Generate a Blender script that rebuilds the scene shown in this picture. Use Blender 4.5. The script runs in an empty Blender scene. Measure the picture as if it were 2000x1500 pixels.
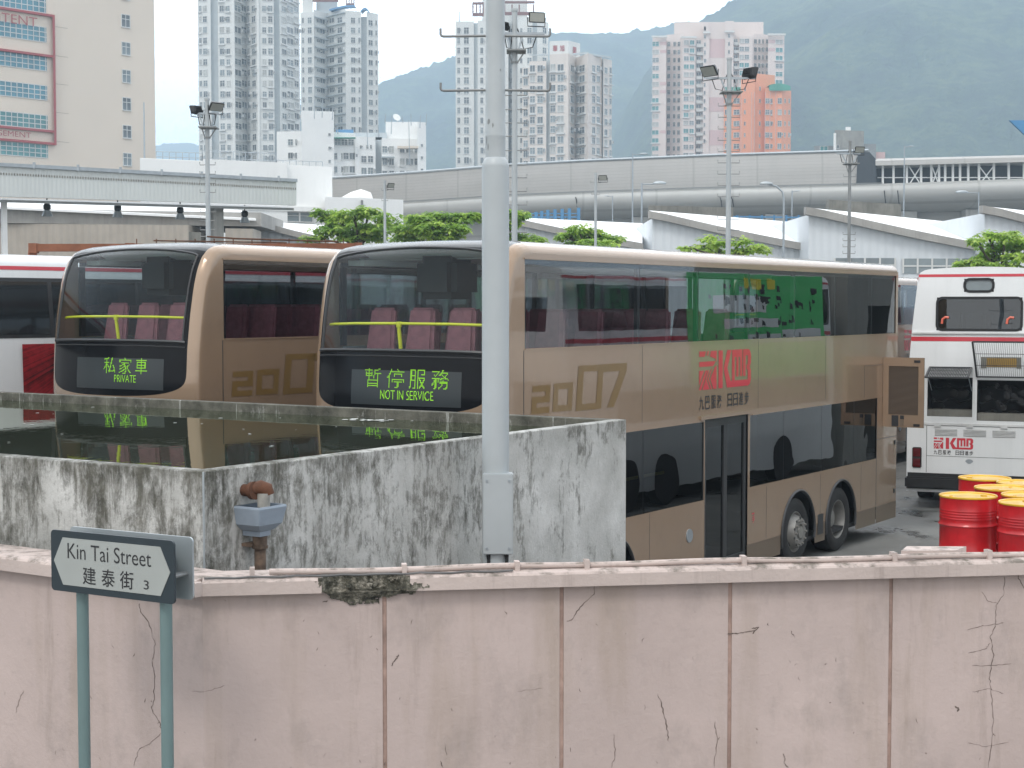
import bpy, bmesh, math, random
from mathutils import Vector, Matrix, noise
import numpy as np
random.seed(7)
rad = math.radians
scene = bpy.context.scene
COL = scene.collection

# ------------------------------------------------------------------ camera
F, CX, CY, HCAM = 3100.0, 1000.0, 750.0, 3.75
PITCH = math.atan(153 / F)
cam_d = bpy.data.cameras.new("camera")
cam = bpy.data.objects.new("camera", cam_d); COL.objects.link(cam)
cam_d.sensor_width = 36; cam_d.lens = F * 36 / 2000
cam_d.clip_start = 0.1; cam_d.clip_end = 12000
cam.location = (0, 0, HCAM); cam.rotation_euler = (math.pi / 2 - PITCH, 0, 0)
scene.camera = cam

def at(px, py, Y):
    """the point at depth Y that the photograph shows at pixel px, py"""
    u = (px - CX) / F; w = (CY - py) / F
    c, s = math.cos(PITCH), math.sin(PITCH)
    k = Y / (c + w * s)
    return Vector((u * k, Y, HCAM + (-s + w * c) * k))

# ------------------------------------------------------------------ light
SUN_EL, SUN_AZ = rad(52), rad(205)      # azimuth from +Y clockwise: behind the camera, to the left
world = bpy.data.worlds.new("World"); scene.world = world; world.use_nodes = True
nt = world.node_tree; nt.nodes.clear()
sky = nt.nodes.new("ShaderNodeTexSky"); sky.sky_type = 'NISHITA'; sky.sun_disc = False
sky.sun_elevation = SUN_EL; sky.sun_rotation = SUN_AZ; sky.air_density = 1.5; sky.dust_density = 5
bg1 = nt.nodes.new("ShaderNodeBackground"); bg1.inputs[1].default_value = 0.12
nt.links.new(sky.outputs[0], bg1.inputs[0])
bg2 = nt.nodes.new("ShaderNodeBackground")            # the closed cloud cover
tc = nt.nodes.new("ShaderNodeTexCoord"); nz = nt.nodes.new("ShaderNodeTexNoise")
nz.inputs["Scale"].default_value = 2.2; nz.inputs["Detail"].default_value = 5
rp = nt.nodes.new("ShaderNodeValToRGB")
rp.color_ramp.elements[0].position = .25; rp.color_ramp.elements[0].color = (.93, .96, 1.0, 1)
rp.color_ramp.elements[1].position = .7; rp.color_ramp.elements[1].color = (1, 1, 1, 1)
nt.links.new(tc.outputs["Generated"], nz.inputs["Vector"]); nt.links.new(nz.outputs["Fac"], rp.inputs[0])
nt.links.new(rp.outputs[0], bg2.inputs[0])
dt = nt.nodes.new("ShaderNodeVectorMath"); dt.operation = 'DOT_PRODUCT'; dt.inputs[1].default_value = (.0, .96, .28)
nt.links.new(tc.outputs["Generated"], dt.inputs[0])
mr = nt.nodes.new("ShaderNodeMapRange"); mr.inputs[1].default_value = .1; mr.inputs[2].default_value = 1; mr.inputs[3].default_value = 1.55; mr.inputs[4].default_value = 3.3
nt.links.new(dt.outputs["Value"], mr.inputs[0]); nt.links.new(mr.outputs[0], bg2.inputs[1])     # thinner, brighter cloud low in the north
mx = nt.nodes.new("ShaderNodeMixShader"); mx.inputs[0].default_value = .85
wo = nt.nodes.new("ShaderNodeOutputWorld")
nt.links.new(bg1.outputs[0], mx.inputs[1]); nt.links.new(bg2.outputs[0], mx.inputs[2]); nt.links.new(mx.outputs[0], wo.inputs[0])
sun_d = bpy.data.lights.new("sun", 'SUN'); sun_d.energy = 1.2; sun_d.angle = rad(14); sun_d.color = (1, .97, .92)
sun = bpy.data.objects.new("sun", sun_d); COL.objects.link(sun)
sdir = Vector((math.sin(SUN_AZ) * math.cos(SUN_EL), math.cos(SUN_AZ) * math.cos(SUN_EL), math.sin(SUN_EL)))
sun.rotation_euler = (-sdir).to_track_quat('-Z', 'Y').to_euler(); sun.location = (0, -20, 40)
scene.view_settings.view_transform = 'Standard'; scene.view_settings.look = 'None'
scene.view_settings.exposure = 0.0; scene.view_settings.gamma = 1
cy = scene.cycles
cy.max_bounces = 10; cy.transparent_max_bounces = 16; cy.volume_bounces = 1
cy.glossy_bounces = 4; cy.diffuse_bounces = 3

# ------------------------------------------------------------------ materials
def srgb(r, g, b):
    f = lambda c: ((c / 255 + .055) / 1.055) ** 2.4 if c > 10 else c / 255 / 12.92
    return (f(r), f(g), f(b), 1)

class N:
    def __init__(s, name):
        s.m = bpy.data.materials.new(name); s.m.use_nodes = True
        s.t = s.m.node_tree; s.t.nodes.clear()
        s.out = s.t.nodes.new("ShaderNodeOutputMaterial")
    def n(s, typ, **kw):
        o = s.t.nodes.new("ShaderNode" + typ)
        for k, v in kw.items():
            if hasattr(o, k): setattr(o, k, v)
            else: o.inputs[k.replace("_", " ")].default_value = v
        return o
    def l(s, a, b): s.t.links.new(a, b)
    def coord(s, scale=(1, 1, 1), rot=(0, 0, 0), kind="Object"):
        c = s.n("TexCoord"); m = s.n("Mapping")
        m.inputs["Scale"].default_value = scale; m.inputs["Rotation"].default_value = rot
        s.l(c.outputs[kind], m.inputs[0]); return m.outputs[0]
    def noise(s, vec, scale, detail=4, rough=.55, dist=0):
        o = s.n("TexNoise"); o.inputs["Scale"].default_value = scale; o.inputs["Detail"].default_value = detail
        o.inputs["Roughness"].default_value = rough; o.inputs["Distortion"].default_value = dist
        s.l(vec, o.inputs["Vector"]); return o.outputs["Fac"]
    def ramp(s, fac, stops):
        o = s.n("ValToRGB"); e = o.color_ramp.elements
        while len(e) < len(stops): e.new(.5)
        for i, (p, c) in enumerate(stops):
            e[i].position = p; e[i].color = c if len(c) == 4 else (*c, 1)
        s.l(fac, o.inputs[0]); return o.outputs[0]
    def mix(s, fac, a, b, typ='MIX'):
        o = s.n("Mix", data_type='RGBA', blend_type=typ)
        for i, v in ((0, fac), (6, a), (7, b)):
            if hasattr(v, "links") or hasattr(v, "is_linked"): s.l(v, o.inputs[i])
            else: o.inputs[i].default_value = v
        return o.outputs[2]
    def math(s, op, a, b=0.0, clamp=False):
        o = s.n("Math", operation=op, use_clamp=clamp)
        for i, v in enumerate((a, b)):
            if hasattr(v, "is_linked"): s.l(v, o.inputs[i])
            else: o.inputs[i].default_value = v
        return o.outputs[0]
    def bsdf(s, col, rough=.6, metal=0, bump=None, bstr=.2, bdist=.01, coat=0, spec=.5):
        p = s.n("BsdfPrincipled")
        if hasattr(col, "is_linked"): s.l(col, p.inputs["Base Color"])
        else: p.inputs["Base Color"].default_value = col
        if hasattr(rough, "is_linked"): s.l(rough, p.inputs["Roughness"])
        else: p.inputs["Roughness"].default_value = rough
        p.inputs["Metallic"].default_value = metal
        p.inputs["Coat Weight"].default_value = coat; p.inputs["Coat Roughness"].default_value = .03
        p.inputs["Specular IOR Level"].default_value = spec
        if bump is not None:
            b = s.n("Bump"); b.inputs["Strength"].default_value = bstr; b.inputs["Distance"].default_value = bdist
            s.l(bump, b.inputs["Height"]); s.l(b.outputs[0], p.inputs["Normal"])
        s.l(p.outputs[0], s.out.inputs[0]); s.p = p
        return s.m

def mul(c, k): return (min(1, c[0] * k), min(1, c[1] * k), min(1, c[2] * k), 1)

def plain(name, col, rough=.6, metal=0, var=.18, scale=3., bump=.1, coat=0, spec=.5, streak=0.):
    k = N(name); v = k.coord()
    a = k.noise(v, scale, 6, .6)
    c = k.ramp(a, [(.3, mul(col, 1 - var)), (.7, mul(col, 1 + var * .6))])
    if streak:
        st = k.noise(k.coord((6, 6, .35)), 1.2, 5, .65)
        c = k.mix(k.math('MULTIPLY', k.ramp(st, [(.48, (0, 0, 0)), (.75, (1, 1, 1))]), streak), c, mul(col, .45))
    b = k.noise(v, scale * 14, 3)
    return k.bsdf(c, rough, metal, b, bump, .004, coat, spec)

def ribbed(name, col, axis, freq, depth=.5, rough=.5, var=.12, streak=.12):
    """profiled sheet: ribs across the given axis direction"""
    k = N(name); v = k.coord()
    dot = k.n("VectorMath", operation='DOT_PRODUCT'); k.l(v, dot.inputs[0]); dot.inputs[1].default_value = axis
    w = k.math('SINE', k.math('MULTIPLY', dot.outputs["Value"], freq * 2 * math.pi))
    a = k.noise(v, .8, 5)
    c = k.ramp(a, [(.3, mul(col, 1 - var)), (.7, mul(col, 1 + var * .5))])
    st = k.noise(k.coord((3, 3, .2)), 1.0, 5, .65)
    c = k.mix(k.math('MULTIPLY', k.ramp(st, [(.5, (0, 0, 0)), (.8, (1, 1, 1))]), streak), c, mul(col, .5))
    return k.bsdf(c, rough, 0, w, depth, .03)

def glass(name, tint, f0, gain=1.0, rough=.01, wob=.0):
    k = N(name)
    lw = k.n("LayerWeight"); lw.inputs["Blend"].default_value = .5
    p5 = k.math('POWER', lw.outputs["Facing"], 5)
    fac = k.math('ADD', k.math('MULTIPLY', p5, gain * (1 - f0)), f0, True)
    tr = k.n("BsdfTransparent"); tr.inputs[0].default_value = tint
    gl = k.n("BsdfGlossy"); gl.inputs["Roughness"].default_value = rough; gl.inputs["Color"].default_value = (.93, .97, 1, 1)
    if wob:
        b = k.n("Bump"); b.inputs["Strength"].default_value = wob; b.inputs["Distance"].default_value = .05
        k.l(k.noise(k.coord((1, 1, 1)), .9, 2), b.inputs["Height"]); k.l(b.outputs[0], gl.inputs["Normal"])
    m = k.n("MixShader"); k.l(fac, m.inputs[0]); k.l(tr.outputs[0], m.inputs[1]); k.l(gl.outputs[0], m.inputs[2])
    k.l(m.outputs[0], k.out.inputs[0]); return k.m

def emit(name, col, strength):
    k = N(name); e = k.n("Emission"); e.inputs[0].default_value = col; e.inputs[1].default_value = strength
    k.l(e.outputs[0], k.out.inputs[0]); return k.m

M = {}
def paint_mat():
    k = N("champagne_paint"); v = k.coord(); base = (.345, .245, .168, 1)
    c = k.ramp(k.noise(v, .6, 6), [(.3, mul(base, .95)), (.7, mul(base, 1.04))])
    d = k.noise(k.coord((1.5, 1.5, 1)), 2.5, 9, .72)                         # faint dried splashes
    c = k.mix(k.math('MULTIPLY', k.ramp(d, [(.52, (0, 0, 0)), (.72, (1, 1, 1))]), .22), c, (.20, .16, .125, 1))
    return k.bsdf(c, .22, .30, k.noise(k.coord((.8, .8, 1.6)), 1.1, 3, .5), .16, .06, .7)
M['gold'] = paint_mat()
M['gold_dark'] = plain("brown_skirt_paint", (.16, .12, .085, 1), .4, .1, .1, 2, .03, coat=.3)
M['black_gloss'] = plain("black_gloss_panel", (.008, .009, .011, 1), .14, 0, .1, 1, .01, coat=0, spec=.14)
M['roof_cap'] = plain("black_roof_cap", (.012, .016, .020, 1), .2, 0, .1, 1, .02, coat=.15)
M['rubber'] = plain("black_rubber", (.014, .014, .015, 1), .75, 0, .2, 5, .1)
M['dark'] = plain("dark_interior", (.022, .022, .024, 1), .8, 0, .2, 2, .05)
M['dark_trim'] = plain("dark_trim", (.035, .037, .04, 1), .45, 0, .15, 4, .05)
M['lining'] = plain("grey_lining", (.19, .20, .20, 1), .7, 0, .08, 1, .02)
M['ceiling'] = plain("pale_ceiling", (.80, .86, .85, 1), .5, 0, .05, 1, .02)
M['seat'] = plain("pink_seat_fabric", (.29, .105, .13, 1), .85, 0, .25, 12, .15)
M['yellow'] = plain("yellow_rail", (.82, .72, .03, 1), .35, 0, .06, 2, .02)
M['display'] = plain("display_board", (.026, .034, .038, 1), .3, 0, .15, 1.5, .02)
M['led'] = emit("green_led", (.40, .95, .06, 1), .9)
M['year'] = plain("bronze_lettering", (.19, .115, .035, 1), .4, 0, .05, 2, .02, coat=.4)
M['red_logo'] = plain("red_lettering", (.56, .035, .055, 1), .4, 0, .06, 2, .02, coat=.4)
M['ink'] = plain("black_lettering", (.02, .02, .022, 1), .5, 0, .1, 3, .02)
M['rim'] = plain("steel_wheel", (.27, .265, .25, 1), .5, .4, .2, 6, .1)
M['tyre'] = plain("tyre_rubber", (.02, .02, .021, 1), .8, 0, .3, 7, .2)
M['glass_front'] = glass("windscreen_glass", (.74, .84, .84, 1), .022, .9)
M['glass_side'] = glass("side_window_glass", (.54, .57, .59, 1), .12, 1.0, .008, .05)
M['glass_low'] = glass("lower_window_glass", (.09, .10, .115, 1), .09, 1.0, .008, .06)
M['glass_rear'] = glass("lower_rear_window_glass", (.10, .11, .12, 1), .20, 1.0, .01, .08)
M['white_bus'] = plain("white_bus_paint", (.74, .76, .77, 1), .3, 0, .05, .8, .02, coat=.5, streak=.10)
M['red_stripe'] = plain("red_stripe_paint", (.55, .03, .05, 1), .35, 0, .06, 2, .02, coat=.4)
M['lamp_red'] = plain("red_lamp_lens", (.10, .006, .01, 1), .15, 0, .2, 9, .05, coat=.6)
M['pole'] = plain("grey_painted_pole", (.40, .435, .45, 1), .42, 0, .08, 2.5, .06, streak=.06)
M['galv'] = plain("galvanised_steel", (.36, .40, .43, 1), .45, .5, .15, 4, .08)
M['rung'] = plain("grey_rung", (.24, .25, .25, 1), .5, .3, .15, 6, .08)
M['black_metal'] = plain("black_lamp_housing", (.02, .022, .024, 1), .4, .2, .2, 5, .05)
M['lens'] = plain("lamp_lens", (.30, .31, .28, 1), .2, 0, .1, 5, .02, coat=.5)
M['drum_red'] = plain("red_drum_paint", (.52, .012, .018, 1), .36, 0, .28, 4, .08, coat=.25, streak=.35)
M['drum_yellow'] = plain("yellow_drum_lid", (.70, .42, .03, 1), .35, 0, .22, 5, .06, coat=.3)
M['rust'] = plain("rust", (.12, .05, .026, 1), .85, 0, .5, 9, .5)
M['rust_paint'] = plain("brown_rusty_paint", (.27, .10, .05, 1), .7, 0, .35, 3, .3)
M['hopper'] = plain("blue_grey_hopper_paint", (.26, .31, .37, 1), .45, 0, .12, 7, .08, streak=.2)
M['sign_grey'] = plain("sign_reflective_grey", (.35, .37, .355, 1), .5, 0, .06, 3, .03)
M['sign_dark'] = plain("sign_dark_slate", (.022, .034, .042, 1), .45, 0, .1, 3, .03)
M['sign_back'] = plain("sign_back_aluminium", (.40, .44, .46, 1), .42, .5, .1, 3, .05)
M['post_teal'] = plain("teal_post_paint", (.145, .215, .215, 1), .45, 0, .1, 3, .05, streak=.1)
def leaf_mat(name, col):
    k = N(name); v = k.coord(); c = k.ramp(k.noise(v, 2.5, 4), [(.3, mul(col, .7)), (.7, mul(col, 1.25))])
    p = k.n("BsdfPrincipled"); k.l(c, p.inputs["Base Color"]); p.inputs["Roughness"].default_value = .5
    t = k.n("BsdfTranslucent"); k.l(c, t.inputs[0]); m = k.n("MixShader"); m.inputs[0].default_value = .55
    k.l(p.outputs[0], m.inputs[1]); k.l(t.outputs[0], m.inputs[2]); k.l(m.outputs[0], k.out.inputs[0]); return k.m
M['leaf_a'] = leaf_mat("leaf_light", (.36, .54, .10, 1))
M['leaf_b'] = leaf_mat("leaf_mid", (.22, .38, .07, 1))
M['leaf_c'] = leaf_mat("leaf_bright", (.52, .68, .15, 1))
M['bark'] = plain("bark", (.10, .08, .06, 1), .9, 0, .35, 8, .5)
M['white_wall'] = plain("white_render", (.80, .81, .80, 1), .8, 0, .05, .15, .05, streak=.10)
M['white_roof'] = plain("white_roof_sheet", (.86, .87, .87, 1), .6, 0, .05, .3, .05, streak=.05)
M['grey_fascia'] = plain("grey_concrete_fascia", (.36, .35, .33, 1), .85, 0, .2, .7, .2, streak=.3)
M['conc'] = plain("grey_concrete", (.30, .30, .28, 1), .9, 0, .2, .5, .2, streak=.35)
M['conc_dark'] = plain("stained_concrete", (.22, .215, .19, 1), .9, 0, .35, .8, .2, streak=.6)
M['blue'] = plain("blue_paint", (.09, .26, .47, 1), .5, 0, .1, 2, .05)
M['t_white'] = plain("tower_white_tile", (.66, .67, .65, 1), .75, 0, .07, .12, .02, streak=.14)
M['t_grey'] = plain("tower_recess_grey", (.50, .55, .57, 1), .8, 0, .08, .12, .02, streak=.1)
M['t_cream'] = plain("tower_cream_tile", (.68, .62, .57, 1), .75, 0, .07, .12, .02, streak=.12)
M['t_pink'] = plain("tower_pink_tile", (.68, .60, .56, 1), .75, 0, .04, .12, .02, streak=.06)
M['t_rose'] = plain("tower_rose_band", (.60, .44, .43, 1), .75, 0, .04, .12, .02, streak=.06)
M['t_orange'] = plain("orange_render", (.78, .33, .19, 1), .8, 0, .05, .12, .02, streak=.10)
M['t_brown'] = plain("brown_roof_frame", (.20, .10, .09, 1), .7, 0, .1, .3, .02)
M['green_roof'] = plain("green_canopy", (.06, .30, .22, 1), .6, 0, .15, .4, .05)
M['cream'] = plain("cream_render", (.70, .62, .53, 1), .85, 0, .05, .08, .03, streak=.05)
M['maroon'] = plain("maroon_frame_paint", (.36, .085, .09, 1), .6, 0, .08, .3, .02)
M['win_dark'] = plain("window_glass_dark", (.11, .13, .14, 1), .15, 0, .5, .35, .01, spec=.8)
M['win_mid'] = plain("window_glass_mid", (.19, .23, .245, 1), .18, 0, .4, .35, .01, spec=.8)
M['win_teal'] = plain("window_glass_teal", (.07, .24, .25, 1), .15, 0, .35, .3, .01, spec=.8)
M['win_blue'] = plain("window_glass_blue", (.08, .24, .31, 1), .15, 0, .3, .3, .01, spec=.8)
M['win_light'] = plain("window_curtain_light", (.42, .43, .41, 1), .4, 0, .4, .35, .01)
M['slate'] = plain("dark_slate_cladding", (.035, .045, .055, 1), .6, 0, .1, .3, .02)
M['win_frame'] = plain("window_frame_white", (.62, .63, .62, 1), .6, 0, .08, .5, .02)
M['win_frame_dk'] = plain("window_frame_grey", (.25, .27, .28, 1), .6, 0, .1, .5, .02)
M['duct'] = plain("white_duct", (.78, .78, .76, 1), .5, 0, .05, .5, .02)

def mat_pink():
    k = N("pink_wall_paint"); v = k.coord()
    base = (.485, .395, .367, 1)
    a = k.noise(v, .9, 6, .6); c = k.ramp(a, [(.3, mul(base, .88)), (.7, mul(base, 1.08))])
    g = k.noise(k.coord((2.2, 2.2, .28)), 1.3, 6, .62)            # run-off streaks
    c = k.mix(k.math('MULTIPLY', k.ramp(g, [(.5, (0, 0, 0)), (.8, (1, 1, 1))]), .68), c, (.30, .235, .17, 1))
    g2 = k.noise(k.coord((1, 1, .6)), 2.6, 8, .68)                 # grey grime clouds
    c = k.mix(k.math('MULTIPLY', k.ramp(g2, [(.52, (0, 0, 0)), (.74, (1, 1, 1))]), .5), c, (.23, .20, .18, 1))
    g3 = k.noise(k.coord((1, 1, .12)), 5.5, 6, .7)               # narrow drips
    c = k.mix(k.math('MULTIPLY', k.ramp(g3, [(.60, (0, 0, 0)), (.70, (1, 1, 1))]), .28), c, (.24, .19, .15, 1))
    g4 = k.noise(v, 6, 7, .75, 1.0)                                # paler repainted patches
    c = k.mix(k.math('MULTIPLY', k.ramp(g4, [(.58, (0, 0, 0)), (.66, (1, 1, 1))]), .18), c, (.56, .47, .43, 1))
    sp = k.noise(v, 26, 3, .7)                                      # chips and spots
    c = k.mix(k.math('MULTIPLY', k.ramp(sp, [(.73, (0, 0, 0)), (.77, (1, 1, 1))]), .55), c, (.14, .12, .11, 1))
    # darker band directly under the coping (top 20 cm) with a ragged lower edge
    sx = k.n("SeparateXYZ"); k.l(v, sx.inputs[0])
    z = k.math('ADD', sx.outputs[2], k.math('MULTIPLY', k.noise(k.coord((5, 5, .4)), 2, 5), .25))
    top = k.ramp(k.math('SUBTRACT', z, 2.14), [(.0, (0, 0, 0)), (.3, (1, 1, 1))])
    c = k.mix(k.math('MULTIPLY', top, .3), c, (.22, .18, .16, 1))
    h = k.math('ADD', k.noise(v, 30, 5, .6), k.math('MULTIPLY', k.noise(v, 5, 3), 2.0))
    return k.bsdf(c, .85, 0, h, .45, .006)
M['pink'] = mat_pink()
def mat_coping():
    k = N("pink_coping_paint"); v = k.coord()
    base = (.52, .435, .40, 1)
    a = k.noise(v, 2.0, 6, .6); c = k.ramp(a, [(.3, mul(base, .85)), (.7, mul(base, 1.08))])
    geo = k.n("NewGeometry"); sx = k.n("SeparateXYZ"); k.l(geo.outputs["Normal"], sx.inputs[0])
    n1 = k.noise(v, 9, 8, .72)
    moss = k.ramp(n1, [(.46, (0, 0, 0)), (.62, (1, 1, 1))])
    up = k.math('GREATER_THAN', sx.outputs[2], .5)                  # dirt lies on the top face
    c = k.mix(k.math('MULTIPLY', k.math('MULTIPLY', moss, up), .8), c, (.10, .09, .07, 1))
    st = k.noise(k.coord((9, 9, .6)), 1.3, 5, .7)
    c = k.mix(k.math('MULTIPLY', k.ramp(st, [(.55, (0, 0, 0)), (.75, (1, 1, 1))]), .5), c, (.24, .19, .17, 1))
    return k.bsdf(c, .85, 0, k.noise(v, 40, 5), .5, .006)
M['coping'] = mat_coping()
def mat_tank(name="weathered_tank_plaster", more=0.0):
    k = N(name); v = k.coord()
    pale = k.ramp(k.noise(v, 1.6, 6, .65), [(.3, (.33, .33, .31)), (.5, (.47, .47, .45)), (.72, (.66, .66, .64))])
    dark = k.ramp(k.noise(v, 5, 6, .65), [(.3, (.035, .035, .027)), (.7, (.15, .145, .12))])
    big = k.noise(k.coord((1, 1, .8)), 2.0, 6, .65)
    blot = k.noise(k.coord((1, 1, .6)), 6.5, 9, .76, .8)
    run = k.noise(k.coord((8, 8, .7)), 1.6, 9, .72, .4)
    fine = k.noise(k.coord((1, 1, .5)), 20, 9, .85, .6)
    sx = k.n("SeparateXYZ"); k.l(v, sx.inputs[0])
    zt = k.math('MULTIPLY', k.math('POWER', k.math('MULTIPLY', k.math('SUBTRACT', sx.outputs[2], 1.86), 1.0, True), 6), .075)     # blacker near the top edge
    s = k.math('ADD', k.math('ADD', k.math('MULTIPLY', big, .36), k.math('MULTIPLY', blot, .34)), k.math('ADD', k.math('MULTIPLY', run, .26), k.math('MULTIPLY', fine, .30)))
    far = k.math('MULTIPLY', sx.outputs[0], -.014)                      # cleaner towards its far corner
    s = k.math('ADD', k.math('ADD', s, far), k.math('ADD', zt, more - .050))
    f = k.ramp(s, [(.545, (0, 0, 0)), (.57, (.30, .30, .30)), (.605, (.66, .66, .66)), (.66, (1, 1, 1))])
    c = k.mix(f, pale, dark)
    wr_ = k.ramp(k.noise(k.coord((14, 14, .8)), 1.7, 8, .75), [(.60, (0, 0, 0)), (.66, (1, 1, 1))])       # lime runs
    c = k.mix(k.math('MULTIPLY', wr_, .55), c, (.62, .63, .61, 1))
    return k.bsdf(c, .9, 0, k.math('ADD', fine, k.noise(v, 40, 4)), .6, .008)
M['tank'] = mat_tank(); M['tank_far'] = mat_tank("algae_black_tank_rim", .16)
def mat_water():
    k = N("still_dark_water"); v = k.coord()
    h = k.math('ADD', k.noise(v, 3.5, 2), k.math('MULTIPLY', k.noise(v, 11, 2), .25))
    lw = k.n("LayerWeight"); lw.inputs["Blend"].default_value = .5
    fac = k.math('ADD', k.math('MULTIPLY', k.math('POWER', lw.outputs["Facing"], 5), .98), .02, True)
    b = k.n("Bump"); b.inputs["Strength"].default_value = .035; b.inputs["Distance"].default_value = .02; k.l(h, b.inputs["Height"])
    df = k.n("BsdfDiffuse"); df.inputs[0].default_value = (.022, .026, .014, 1)
    gl = k.n("BsdfGlossy"); gl.inputs["Roughness"].default_value = .015; gl.inputs[0].default_value = (.9, .95, .88, 1); k.l(b.outputs[0], gl.inputs["Normal"])
    m = k.n("MixShader"); k.l(fac, m.inputs[0]); k.l(df.outputs[0], m.inputs[1]); k.l(gl.outputs[0], m.inputs[2])
    k.l(m.outputs[0], k.out.inputs[0]); return k.m
M['water'] = mat_water()
def mat_asphalt():
    k = N("wet_stained_concrete_yard"); v = k.coord()
    c = k.ramp(k.noise(v, .5, 6, .6), [(.3, (.10, .10, .098)), (.7, (.19, .19, .18))])
    st = k.ramp(k.noise(k.coord((1, .6, 1)), .8, 7, .7), [(.5, (0, 0, 0)), (.62, (1, 1, 1))])
    c = k.mix(k.math('MULTIPLY', st, .75), c, (.03, .03, .028, 1))
    r = k.ramp(st, [(0, (.8, .8, .8)), (1, (.25, .25, .25))])
    p = k.bsdf(c, r, 0, k.noise(v, 25, 4), .3, .01); return p
M['yard'] = mat_asphalt()
def mat_station(name, base, fz, fs):
    k = N(name); v = k.coord()
    sx = k.n("SeparateXYZ"); k.l(v, sx.inputs[0])
    c = k.ramp(k.noise(k.coord((.05, .05, .4)), 1.5, 5), [(.3, mul(base, .93)), (.7, mul(base, 1.05))])
    fr = k.math('FRACT', k.math('MULTIPLY', sx.outputs[2], fz))
    c = k.mix(k.math('MULTIPLY', k.math('LESS_THAN', fr, .1), .35), c, mul(base, .45))
    fx = k.math('FRACT', k.math('MULTIPLY', sx.outputs[0], fs))
    c = k.mix(k.math('MULTIPLY', k.math('LESS_THAN', fx, .03), .3), c, mul(base, .5))
    st = k.noise(k.coord((.6, .6, .05)), 1.0, 5, .65)
    c = k.mix(k.math('MULTIPLY', k.ramp(st, [(.5, (0, 0, 0)), (.8, (1, 1, 1))]), .2), c, mul(base, .6))
    return k.bsdf(c, .55, .1)
M['station'] = mat_station("station_cladding", (.43, .42, .40, 1), 2.2, .12)
M['viaduct'] = mat_station("viaduct_concrete", (.47, .47, .45, 1), .35, .1)
def mat_hill():
    k = N("hillside_woodland"); v = k.coord()
    a = k.noise(v, .012, 10, .72); b = k.noise(v, .10, 6, .75)
    c = k.ramp(k.math('ADD', k.math('MULTIPLY', a, .6), k.math('MULTIPLY', b, .4)), [(.40, (.006, .015, .009)), (.5, (.034, .068, .026)), (.60, (.105, .15, .05))])
    rk = k.noise(v, .045, 9, .74, .4)
    c = k.mix(k.math('MULTIPLY', k.ramp(rk, [(.665, (0, 0, 0)), (.71, (1, 1, 1))]), .8), c, (.34, .32, .29, 1))
    return k.bsdf(c, .95, 0, b, 1.0, 14)
M['hill'] = mat_hill()
def mat_ad(name, base, spots):
    k = N(name); v = k.coord()
    c = k.ramp(k.noise(v, .4, 3), [(.3, mul(base, .9)), (.7, mul(base, 1.1))])
    return k.bsdf(c, .4, coat=.3)
M['ad_green'] = mat_ad("green_poster", (.05, .56, .14, 1), 0)
def mat_burst():
    k = N("red_black_burst_print"); v = k.coord()
    c0 = k.n("VectorMath", operation='SUBTRACT'); k.l(v, c0.inputs[0]); c0.inputs[1].default_value = BURST
    sx = k.n("SeparateXYZ"); k.l(c0.outputs[0], sx.inputs[0])
    an = k.math('ARCTAN2', sx.outputs[2], sx.outputs[1])
    cb = k.n("CombineXYZ"); k.l(k.math('MULTIPLY', an, 9), cb.inputs[0])
    f = k.noise(cb.outputs[0], 3.0, 5, .7); f2 = k.noise(v, 3, 5, .7)
    c = k.ramp(k.math('ADD', k.math('MULTIPLY', f, .7), k.math('MULTIPLY', f2, .3)), [(.42, (.02, .004, .006)), (.52, (.30, .012, .02)), (.68, (.5, .03, .04))])
    return k.bsdf(c, .4, coat=.3)
BURST = (0, 6.6, 3.7)
M['burst'] = mat_burst()
def mat_moss():
    k = N("broken_mossy_concrete"); v = k.coord()
    c = k.ramp(k.noise(v, 16, 8, .75), [(.36, (.014, .014, .011)), (.50, (.11, .105, .08)), (.64, (.40, .37, .31))])
    return k.bsdf(c, .95, 0, k.noise(v, 40, 6, .7), 1.0, .02)
M['moss'] = mat_moss()

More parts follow.
